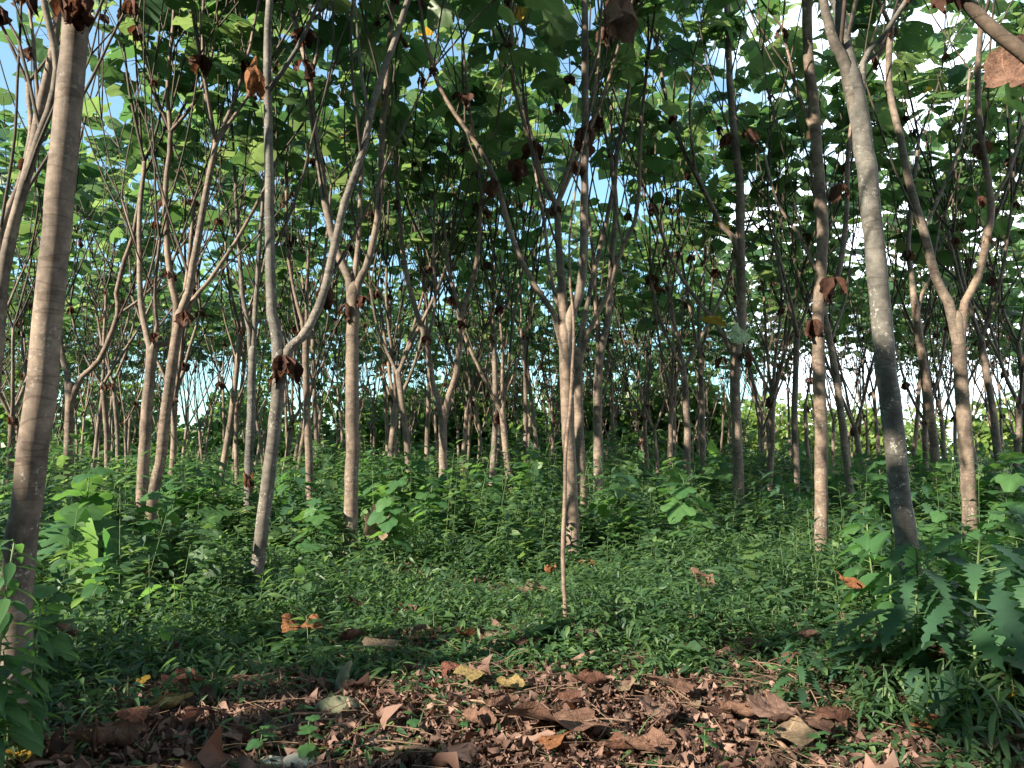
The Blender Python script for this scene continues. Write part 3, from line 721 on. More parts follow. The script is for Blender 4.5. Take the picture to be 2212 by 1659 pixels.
# ------------------------------------------------------------------ undergrowth
def vn(x, y, s=1.0):
    x, y = x*s, y*s
    return .5 + .25*np.sin(1.3*x + 1.7*np.sin(.9*y + .5)) + .25*np.sin(1.7*y - .6 + 1.3*np.sin(1.1*x + 2))
def edge(sx):
    """distance at which the weeds close over the litter, across the picture"""
    return np.interp(sx, [-300, 0, 350, 600, 900, 1200, 1500, 1700, 1850, 2212, 2600], [3.5, 3.7, 4.4, 4.75, 5.0, 5.1, 5.0, 4.5, 4.0, 3.5, 3.4])
def spread(n, y0, y1, rg, margin=1.25):
    y = np.sqrt(rg.uniform(y0*y0, y1*y1, n)); x = rg.uniform(-1, 1, n) * y * 1106 / F * margin
    return x, y

def low_cover(rg):
    b = Buf()
    for (y0, y1, dens, sz, hh) in ((3.4, 7.5, 210, 1.0, 1.0), (7.5, 12, 120, 1.3, 1.3), (12, 20, 55, 1.7, 1.5), (20, 34, 18, 2.5, 1.9), (34, 50, 8, 3.4, 2.2)):
        n = int(dens * (y1*y1 - y0*y0) * 1106 / F * 1.25)
        x, y = spread(n, y0, y1, rg); sx = 1106 + F * x / y
        over = np.clip((y - edge(sx) + .5) / 1.3, 0, 1)
        keep = rg.random(n) < (.15 + .85 * over) * (.25 + .75 * np.clip(vn(x, y, 1.6) * 1.8 - .3, 0, 1))
        x, y, over = x[keep], y[keep], over[keep]; n = len(x)
        h = rg.uniform(.06, .34, n) * hh * (.2 + .8 * over) * (.3 + 1.3 * vn(x + 3, y, 1.3))
        z = gz(x, y)
        k = 12
        T = np.repeat(np.stack([x, y, z], 1), k, 0); hr = np.repeat(h, k) * np.tile(np.linspace(1, .2, k), n)
        az = rg.uniform(0, 6.28, n * k); el = rg.uniform(-.65, .55, n * k)
        D = np.stack([np.cos(az)*np.cos(el), np.sin(az)*np.cos(el), np.sin(el)], 1)
        T = T + D * [.035, .035, 0] * sz + np.stack([rg.normal(0, .02, n*k)*sz, rg.normal(0, .02, n*k)*sz, hr], 1)
        Nn = rg.normal(0, .35, (n*k, 3)) + [0, 0, 1]
        S = rg.uniform(.035, .085, n * k) * sz * np.repeat(rg.uniform(.7, 1.4, n), k)
        kind = np.repeat(vn(x*1.3, y, 2.1) + rg.normal(0, .2, n), k)
        for tp, lo, hi, sc in ((LANCE, -9, .45, 1.05), (SPEAR, .45, .82, 1.7), (OVAL, .82, 9, .8)):
            s = (kind >= lo) & (kind < hi)
            if s.any(): scatter(b, tp, frames(D[s], Nn[s]), S[s] * sc, T[s])
    # loose blades of grass
    n = 5200; x, y = spread(n, 3.5, 10, rg); sx = 1106 + F * x / y
    keep = rg.random(n) < np.where(y > edge(sx), .8, .35) * vn(x, y, 1.1); x, y = x[keep], y[keep]; n = len(x)
    az = rg.uniform(0, 6.28, n); D = np.stack([np.cos(az)*.5, np.sin(az)*.5, np.ones(n)], 1)
    scatter(b, GRASS, frames(D, np.stack([-np.cos(az), -np.sin(az), np.full(n, .5)], 1)), rg.uniform(.1, .26, n), np.stack([x, y, gz(x, y)], 1))
    return b.mesh('ground_cover', [M['weed']])
tag(link('ground_cover', low_cover(np.random.default_rng(21))), 'low leafy green weeds and grass carpeting the plantation floor', 'ground cover', kind='stuff')

def tall_weeds(rg):
    b = Buf()
    for (y0, y1, dens, sz, mul) in ((4.0, 9, 16, .8, .75), (9, 14, 15, 1.0, 1.05), (14, 22, 10, 1.3, 1.2), (22, 34, 5.5, 1.8, 1.15), (34, 52, 2.8, 2.6, 1.15)):
        n = int(dens * (y1*y1 - y0*y0) * 1106 / F * 1.25)
        x, y = spread(n, y0, y1, rg); sx = 1106 + F * x / y
        side = np.clip((np.abs(sx - 1150) - 350) / 600, 0, 1)
        clear = np.clip((y - (7.8 - 4.2 * side)) / 4, 0, 1)
        keep = rg.random(n) < (.22 + .78 * clear) * (.2 + .8 * vn(x + 5, y, .8)) * (y > edge(sx) - .1)
        x, y, clear = x[keep], y[keep], clear[keep]; n = len(x)
        h = (rg.uniform(.35, 1.15, n)) * mul * (.45 + .55 * clear) * (.35 + 1.25 * vn(x, y, .75) ** 1.3 * (.6 + .8 * vn(x + 7, y - 3, .3)))
        z = gz(x, y); k = 20
        lean = rg.normal(0, .12, (n, 2))
        f = np.tile(np.linspace(.22, 1, k), n); hr = np.repeat(h, k)
        az = np.repeat(rg.uniform(0, 6.28, n), k) + np.tile(np.arange(k) * 2.4, n) + rg.normal(0, .3, n*k)
        el = rg.uniform(-.25, .5, n*k) + .5 * (f > .93)
        D = np.stack([np.cos(az)*np.cos(el), np.sin(az)*np.cos(el), np.sin(el)], 1)
        T = np.stack([np.repeat(x, k) + np.repeat(lean[:, 0], k) * f * hr, np.repeat(y, k) + np.repeat(lean[:, 1], k) * f * hr, np.repeat(z, k) + f * hr], 1) + D * [.05, .05, .03] * sz * (1.4 - f)[:, None]
        S = rg.uniform(.10, .19, n*k) * sz * (1.15 - .45 * f) * np.repeat(rg.uniform(.7, 1.5, n), k)
        Nn = rg.normal(0, .3, (n*k, 3)) + [0, 0, 1]
        kind = np.repeat(rg.random(n), k)
        for tp, lo, hi, sc in ((LANCE, 0, .4, 1.15), (OVAL, .4, .75, 1), (HEART[0], .75, .9, .95), (PALM[0], .9, 1.1, 1.1)):
            s = (kind >= lo) & (kind < hi)
            if s.any(): scatter(b, tp, frames(D[s], Nn[s]), S[s] * sc, T[s])
        A = np.stack([x, y, z], 1); B = A + np.stack([lean[:, 0]*h, lean[:, 1]*h, h], 1)
        V, q = many_tubes(A, B, .004 * sz ** .5); b.add(V, q, m=1)
    return b.mesh('weeds', [M['weed'], M['stem']])
tag(link('weeds', tall_weeds(np.random.default_rng(22))), 'knee to waist high leafy weeds between the trunks', 'weeds', kind='stuff')

# ---- saplings and single plants
def plant_parts(seed, h, n, tpl, size, pet, mleaf, spread_=(.2, .9), stem_r=.007, low=.35, drp=.35, opp=False, face=None):
    rg = np.random.default_rng(seed)
    zz = np.linspace(0, h, 6); P = np.stack([.05*h*np.sin(zz/h*2.2+seed), .05*h*np.cos(zz/h*1.9+seed*2), zz], 1); P -= P[0]; P[0, 2] = -.05
    P2, r2 = smooth_line(P, stem_r * np.linspace(1.2, .6, 6), .1); b = Buf(); V, q, t = tube(P2, r2, 6); b.add(V, q, t)
    f = np.linspace(low, 1, n); A = np.stack([np.interp(f * h, P2[:, 2], P2[:, c]) for c in range(3)], 1)
    az = (np.arange(n) * 2.4 if not opp else np.arange(n) * math.pi + (np.arange(n) // 2) * math.pi / 2) + rg.uniform(0, 6) + rg.normal(0, .25, n)
    el = spread_[0] + (spread_[1] - spread_[0]) * f ** 2 + rg.normal(0, .12, n)
    D = np.stack([np.cos(az)*np.cos(el), np.sin(az)*np.cos(el), np.sin(el)], 1)
    E = A + D * (pet * rg.uniform(.7, 1.2, n) * (1.15 - .6 * f))[:, None]
    V, q = many_tubes(A, E, stem_r * .35, .06); b.add(V, q, m=0)
    LD = D * [1, 1, .2] - np.array([0, 0, 1]) * (rg.random(n) * drp * 2)[:, None]; Nn = rg.normal(0, .18, (n, 3)) + [0, 0, 1] + D * [.5, .5, 0]
    if face is not None: Nn = rg.normal(0, .15, (n, 3)) + face
    S = rg.uniform(*size, n) * (1.1 - .35 * f ** 3)
    lb = Buf(); tp = tpl if isinstance(tpl, list) else [tpl]; w = rg.integers(0, len(tp), n); Rm = frames(LD, Nn)
    for k, tt in enumerate(tp):
        s = w == k
        if s.any(): scatter(lb, tt, Rm[s], S[s], E[s])
    return b.mesh('stem', [M['stem']]), lb.mesh('foliage', [M[mleaf]], lc=True)
def put_plant(name, parts, loc, rot, s, label, cat, group=None):
    o = bpy.data.objects.new(name, None); COL.objects.link(o); o.empty_display_size = .1
    o.location = loc; o.rotation_euler = (0, 0, rot); o.scale = (s, s, s); tag(o, label, cat, group)
    link('stem', parts[0], o); link('foliage', parts[1], o); return o
KIND = {
 'broad': [plant_parts(200+i, 1.0, 15, HEART, (.2, .32), .18, 'sapling', (.0, .8)) for i in range(3)],
 'lobed': [plant_parts(210+i, .9, 14, PALM, (.22, .34), .22, 'sapling', (.1, .9)) for i in range(2)],
 'jagged': [plant_parts(220+i, .8, 30, JAG, (.24, .38), .17, 'jagged', (-.05, .5), .008, .22, .3) for i in range(3)],
 'lance': [plant_parts(230+i, .95, 44, LANCE, (.12, .19), .03, 'sapling', (-.1, .8), .007, .25, .3, True) for i in range(2)],
 'oval': [plant_parts(240+i, .55, 18, OVAL, (.15, .22), .05, 'sapling', (-.1, .8), .006, .3, .3) for i in range(2)],
 'tri': [plant_parts(250+i, .38, 3, OVAL, (.2, .25), .03, 'bright', (.1, .2), .004, .96, .45) for i in range(2)],
 'banana': [plant_parts(260+i, .25, 2 + 2*i, BANANA, (.75, .9), .08, 'bright' if i == 0 else 'jagged', (1.25, 1.45) if i == 0 else (.6, 1.2), .015, .6, -.8, face=(0, -1, .25) if i == 0 else None) for i in range(2)],
 'bamboo': [plant_parts(270+i, .34, 16, SPEAR, (.12, .2), .02, 'weed', (-.2, .6), .003, .3, .35) for i in range(3)],
 'sprout': [plant_parts(280+i, .15, 5, HEART, (.05, .075), .025, 'sapling', (.1, .7), .003, .5, .2) for i in range(2)],
}
def P_(kind, i, x, y, label, name, cat, s=1.0, rot=0.0, group=None, d=None):
    if d: 
        v = FW + RT * (x - 1106) / F; p = EYE + v * d; p = np.array([p[0], p[1], float(gz(p[0], p[1]))])
    else: p = on_ground(x, y)[0]
    return put_plant(name, KIND[kind][i], p, rot, s, label, cat, group)
P_('broad', 0, 190, 0, 'tall bright-topped broadleaf sapling beside the thick left trunk', 'sapling', 'sapling', 1.22, 1.0, d=7.4)
P_('broad', 1, 345, 0, 'drooping heart-leaved sapling in front of the foot of the bent grey tree', 'sapling', 'sapling', .98, 2.2, d=7.9)
P_('broad', 2, 250, 0, 'low sapling with large hanging leaves below the upright banana leaf', 'sapling', 'sapling', .62, .4, d=6.3)
P_('banana', 0, 205, 0, 'young banana plant holding up one sunlit yellow-green leaf', 'banana_plant', 'banana plant', .95, .15, d=7.0)
P_('banana', 1, 262, 0, 'dark green young banana plant right of the sunlit one', 'banana_plant', 'banana plant', .8, .6, d=7.3)
P_('tri', 0, 345, 1385, 'bright lime seedling with three drooping leaves in the shaded weeds at left', 'seedling', 'seedling', 1.15, .5)
P_('tri', 1, 348, 1440, 'smaller lime seedling just below the three-leaved lime one', 'seedling', 'seedling', .7, 2.0)
P_('lance', 0, 52, 0, 'leafy pointed-leaf weed standing in front of the thick left trunk', 'tall_weed', 'weed', 1.08, .3, d=3.35)
P_('lance', 1, 5, 0, 'pointed-leaf weed cut by the left border', 'tall_weed', 'weed', .9, 2.0, d=3.3)
P_('lance', 1, 100, 0, 'pointed-leaf weed right of the leafy one before the thick left trunk', 'tall_weed', 'weed', .72, 1.0, d=3.6)
P_('lance', 0, 25, 0, 'low pointed-leaf weed under the leafy one before the thick left trunk', 'tall_weed', 'weed', .6, 4.0, d=3.25)
P_('sprout', 0, 22, 1655, 'heart-leaved bright weed in the bottom left corner', 'sprout', 'weed', 1.9, .3)
P_('broad', 0, 862, 0, 'sunlit heart-leaved sapling right of the three-way forked trunk', 'sapling', 'sapling', .92, 3.0, d=9.4)
P_('lobed', 0, 905, 0, 'lobed sapling in front of the tulip-forked trunk', 'sapling', 'sapling', 1.3, 1.0, d=12.5)
P_('lobed', 1, 700, 0, 'dark lobed sapling left of the three-way forked trunk', 'sapling', 'sapling', .9, 4.0, d=11.0)
P_('oval', 0, 950, 1235, 'shiny upright oval-leaved plant in the weeds left of the centre tree', 'seedling', 'seedling', .7, 1.0)
P_('lobed', 0, 1050, 0, 'broad lobed sapling in the middle distance left of the centre tree', 'sapling', 'sapling', 1.25, 5.0, d=14.0)
P_('lobed', 1, 1355, 0, 'flat-leaved lobed sapling right of the centre tree', 'sapling', 'sapling', .75, .2, d=10.3)
P_('broad', 1, 1440, 0, 'tall dark sapling in front of the far palm shade right of centre', 'sapling', 'sapling', 1.3, .2, d=14.5)
P_('oval', 1, 1880, 0, 'sunlit oval-leaved shrub left of the big right foreground trunk', 'shrub', 'shrub', 1.55, .8, d=6.6)
P_('oval', 0, 1905, 0, 'sunlit oval-leaved shrub close against the big right foreground trunk', 'shrub', 'shrub', 1.7, 3.8, d=6.1)
P_('broad', 2, 2010, 0, 'bright heart-leaved sapling between the big right trunk and the lyre-forked trunk', 'sapling', 'sapling', .85, 1.8, d=8.2)
P_('broad', 0, 1840, 0, 'round-leaved sapling beside the foot of the wavering orange-tan trunk', 'sapling', 'sapling', .8, 5.2, d=9.2)
P_('lobed', 1, 2170, 0, 'sunny lobed sapling at the right border behind the jagged weeds', 'sapling', 'sapling', .95, 2.5, d=7.2)
P_('oval', 1, 1955, 0, 'leafy shrub hiding the foot of the big right foreground trunk', 'shrub', 'shrub', 1.15, 2.0, d=5.05)
P_('lance', 1, 1995, 0, 'narrow-leaved weed rising before the big right foreground trunk', 'tall_weed', 'weed', .8, 2.6, d=5.0)
P_('oval', 0, 62, 0, 'oval-leaved shrub at the base of the thick left trunk', 'shrub', 'shrub', .95, 1.0, d=3.55)
P_('broad', 1, 130, 0, 'dark sapling with hanging leaves right of the thick left trunk base', 'sapling', 'sapling', .6, 3.0, d=4.6)
P_('lobed', 1, 420, 0, 'dark lobed sapling between the bent grey tree and the dark leaning trunk', 'sapling', 'sapling', .75, 1.4, d=8.3)
P_('lobed', 0, 2120, 0, 'lobed sapling at the foot of the lyre-forked right trunk', 'sapling', 'sapling', .75, .9, d=8.9)
P_('jagged', 1, 1990, 0, 'dense jagged weed in the middle of the right foreground clump', 'jagged_weed', 'weed', .9, 5.4, d=4.75)
P_('jagged', 0, 1935, 0, 'large dark jagged-leaved weed left of the others in the right foreground', 'jagged_weed', 'weed', 1.12, .4, d=4.55)
P_('jagged', 1, 2075, 0, 'large jagged-leaved weed with a slanting stem near the right border', 'jagged_weed', 'weed', 1.2, 2.6, d=4.3)
P_('jagged', 2, 2180, 0, 'jagged-leaved weed cut by the right border', 'jagged_weed', 'weed', 1.15, 4.2, d=4.5)
P_('jagged', 2, 1735, 1520, 'small low jagged weed at the edge of the leaf litter', 'jagged_weed', 'weed', .42, 1.2)
P_('jagged', 0, 1840, 1480, 'knee-high jagged weed under the large dark jagged one', 'jagged_weed', 'weed', .5, 3.3)
for i, (x, y, s) in enumerate([(1905, 1560, .9), (2000, 1585, 1.0), (2085, 1610, 1.1), (2150, 1560, 1.2), (2200, 1600, 1.1), (2110, 1535, 1.0), (2040, 1530, .9), (2165, 1665, 1.1), (1860, 1540, .7), (2215, 1530, 1.2)]):
    P_('bamboo', i % 3, x, y, 'clump of dark bamboo-like grass in the bottom right corner', 'bamboo_grass', 'grass clump', s, i * 1.3, 'bamboo-like grass clumps at the lower right')
for i, (x, y, s, w) in enumerate([(1524, 1640, 1.0, 'on the big flat rust leaf at bottom centre'), (1222, 1420, 1.1, 'at the foot of the leaning sapling stem'), (1258, 1400, 1.2, 'climbing right of the leaning sapling stem'), (892, 1600, .9, 'amid litter at lower left of centre'),
        (670, 1655, 1.3, 'at the bottom edge beside the pale stone'), (560, 1650, 1.1, 'at the bottom edge left of the pale stone'), (1660, 1620, .9, 'left of the big reddish curled leaf'), (1530, 1392, 1.6, 'alone in the shaded weeds right of centre'), (1770, 1650, .9, 'at the bottom edge right of the beige flat leaf'), (1000, 1590, .6, 'amid litter near the bottom centre')]):
    P_('sprout', i % 2, x, y, 'small bright green sprout ' + w, 'sprout', 'sprout', s, i * 1.1)
# further saplings in the middle distance
rg = np.random.default_rng(9); zones = [('left', 0, 520), ('left centre', 560, 1180), ('right centre', 1290, 1740), ('right', 1790, 2212)]
for zi, (zn, a, b_) in enumerate(zones):
    for i in range(22):
        d = rg.uniform(9.5, 25); x = rg.uniform(a, b_); kind = ['broad', 'lobed', 'lobed', 'jagged'][rg.integers(0, 4)]
        P_(kind, int(rg.integers(0, len(KIND[kind]))), x, 0, f'leafy sapling among the waist-high weeds in the middle distance, {zn} of the view', 'sapling', 'sapling', rg.uniform(.9, 1.55) * (.8 + .012 * d), rg.uniform(0, 6.28), f'saplings in the middle distance, {zn}', d=d)
for i, (x, d, s, w) in enumerate([(1545, 27, 2.0, 'right of centre'), (1705, 33, 2.2, 'behind the wavering orange-tan trunk'), (1965, 30, 2.0, 'behind the big right trunk'), (1170, 36, 2.2, 'behind the centre tree'), (1600, 40, 2.6, 'behind the dark reddish trunk')]):
    P_('banana', i % 2, x, 0, 'tall banana plant far back ' + w, 'banana_plant', 'banana plant', s, i * 1.7, d=d)

# dark feathery palm far behind the centre
def palm(x, d, h, seed, label):
    rg = np.random.default_rng(seed); v = FW + RT * (x - 1106) / F; p = EYE + v * d; p[2] = 0
    o = bpy.data.objects.new('palm', None); COL.objects.link(o); o.location = p; tag(o, label, 'palm', 'dark palms at the back')
    b = Buf(); P2, r2 = smooth_line([[0, 0, -.1], [.1, 0, h * .5], [0, .1, h]], [.2, .16, .14], .4); V, q, t = tube(P2, r2, 8); b.add(V, q, t); link('trunk', b.mesh('trunk', [M['bark_grey']]), o)
    c = Buf()
    for i in range(18):
        az = i * 2.4; el = rg.uniform(.1, 1.2); Lf = rg.uniform(2.2, 3.2); s = np.linspace(0, 1, 16)
        C = np.stack([np.cos(az)*math.cos(el)*s*Lf, np.sin(az)*math.cos(el)*s*Lf, h + math.sin(el)*s*Lf - 1.3*s*s*Lf*.6], 1)
        V, q, t = tube(C, .025*(1.1-s), 4); c.add(V, q, t, 1)
        for sgn in (-1, 1):
            side = np.array([-math.sin(az)*sgn, math.cos(az)*sgn, 0]); D = side + np.array([math.cos(az), math.sin(az), 0]) * .6 + rg.normal(0, .12, (16, 3)) - [0, 0, .35]
            for off in (0, .5):
                Cc = C + (np.roll(C, -1, 0) - C) * off; Cc[-1] = C[-1]
                scatter(c, SPEAR, frames(D, np.tile([0, 0, 1.0], (16, 1)) + rg.normal(0, .1, (16, 3))), np.stack([np.full(16, .5), .65 * np.sin(np.pi * (s*.9+.08)), np.full(16, .5)], 1) , Cc)
    link('crown', c.mesh('crown', [M['far'], M['stem']]), o)
palm(1345, 40, 1.6, 3, 'dark feathery palm far back just right of the grey trunk right of centre')
palm(1400, 44, 2.2, 4, 'second dark palm behind the feathery one at the far back')

# ------------------------------------------------------------------ leaf litter
def litter(rg):
    b = Buf()
    def pieces(x, y, smin, smax, zmax, mi=0):
        n = len(x); az = rg.uniform(0, 6.28, n)
        D = np.stack([np.cos(az), np.sin(az), rg.normal(0, .5, n)], 1); Nn = rg.normal(0, .8, (n, 3)) + [0, 0, .8]
        S = smin + (smax - smin) * rg.random(n) ** 2.2; T = np.stack([x, y, gz(x, y) + rg.random(n) * zmax + S * .12], 1); w = rg.integers(0, 4, n); Rm = frames(D, Nn)
        S3 = S[:, None] * np.stack([rg.uniform(.3, 1.0, n), np.ones(n), rg.uniform(.6, 1.8, n)], 1)
        for k in range(4):
            s = w == k; scatter(b, BIT[k], Rm[s], S3[s], T[s], mi)
    n = 62000; x, y = spread(n, 3.0, 6.4, rg, 1.3); sx = 1106 + F * x / y
    keep = rg.random(n) < np.clip((edge(sx) + .5 - y) / .8, .12, 1) * (.5 + .5 * vn(x, y, 2.2)); pieces(x[keep], y[keep], .012, .07, .035)
    n = 5000; x, y = spread(n, 6, 13, rg, 1.2); keep = rg.random(n) < .5; pieces(x[keep], y[keep], .04, .14, .06)
    n = 500; x, y = spread(n, 3.1, 6.0, rg, 1.2); sx = 1106 + F * x / y; keep = y < edge(sx) + .2; pieces(x[keep], y[keep], .07, .16, .05)
    # snapped stalks lying about
    n = 900; x, y = spread(n, 3.2, 6.0, rg, 1.2); az = rg.uniform(0, 6.28, n); L_ = rg.uniform(.08, .45, n); A = np.stack([x, y, gz(x, y) + .02 + rg.random(n)*.03], 1)
    V, q = many_tubes(A, A + np.stack([np.cos(az)*L_, np.sin(az)*L_, rg.normal(.02, .03, n)], 1), rg.uniform(.0015, .004, n), .05); b.add(V, q, m=1)
    return b.mesh('leaf_litter', [M['litter'], M['stick']])
tag(link('leaf_litter', litter(np.random.default_rng(31))), 'crumbled brown leaf litter covering the clearing floor', 'leaf litter', kind='stuff')

# ---- single fallen leaves
def fallen(seed, curl, crumple=.02, lobes=.03, folded=0.0):
    rg = np.random.default_rng(seed); V, q, t = polar_leaf(36, 6, lobe=lobes, nl=5, tip=.13, notch=.2, cup=.0, fold=.0, seed=seed, ragged=.05)
    lc = V.copy(); x, y = V[:, 0].copy(), V[:, 1].copy()
    z = crumple * (np.sin(9*x + seed) * np.cos(7*y + 2*seed) + .6*np.sin(17*x - 5*y + seed)) + rg.normal(0, crumple * .25, len(V)) + .03 * np.abs(np.sin(3.6 * np.arctan2(x, y + .06))) * np.hypot(x, y) * 2
    rr_ = np.hypot(x, y); an = np.arctan2(x, y); z = z + np.minimum(rr_, .62) ** 3 * (.5 + .55 * np.sin(2*an + seed) + .35 * np.sin(5*an + 2*seed)) * .9
    if curl:
        Rr = 1 / curl; V[:, 0] = Rr * np.sin(x / Rr) - z * np.sin(x / Rr); V[:, 2] = Rr * (1 - np.cos(x / Rr)) + z * np.cos(x / Rr)
    else: V[:, 2] = z
    V[:, 2] += folded * np.maximum(0, y - .25) ** 2
    V[:, 2] -= V[:, 2].min()
    return V, lc, q, t
SHAPES = [(0, .015, .02, 0), (1.2, .02, .03, 0), (2.6, .03, .03, .6), (-1.6, .025, .04, 0), (3.6, .05, .05, .4), (-3.0, .06, .06, -.3), (.7, .08, .06, .5)]
FM = {}
def leaf_thing(px, py, size, shape, col, label, up=0.0, tiltx=0.0, tilty=0.0, rot=None, stem=False, name='fallen_leaf', d=None):
    key = (shape, col, len(FM) % 3 if (shape, col, 0) in FM else 0)
    if key not in FM:
        V, lc, q, t = fallen(300 + shape * 7 + key[2] * 31 + len(col), *SHAPES[shape]); b = Buf(); b.add(V, q, t, 0, lc); FM[key] = b.mesh('fallen_leaf', [M['fall_' + col]], lc=True)
    p = pt(px, py, d) if d else on_ground(px, py, up)[0] + np.array([0, 0, .035 + 0 * up])
    o = link(name, FM[key], None, p); o.scale = (size * (1 if d else .6 if size < .48 else .9),) * 3
    rr = rng.uniform(0, 6.28) if rot is None else rot
    o.rotation_euler = (tiltx if d else tiltx * .5, tilty, rr); tag(o, label, 'leaf')
    if stem:
        b = Buf(); P2, r2 = smooth_line([[0, .02, .02], [.02, -.3, .05], [-.04, -.62, .02]], [.012, .011, .014], .08); V, q, t = tube(P2, r2, 6); b.add(V, q, t); link('stalk', b.mesh('stalk', [M['stick']]), o)
    return o
X2 = lambda cx, cy: (734.4 + cx * .3359, 1209.7 + cy * .3359)
X3 = lambda cx, cy: (1468.8 + cx * .3359, 1209.7 + cy * .3359)
X1 = lambda cx, cy: (cx * .3359, 1209.7 + cy * .3359)
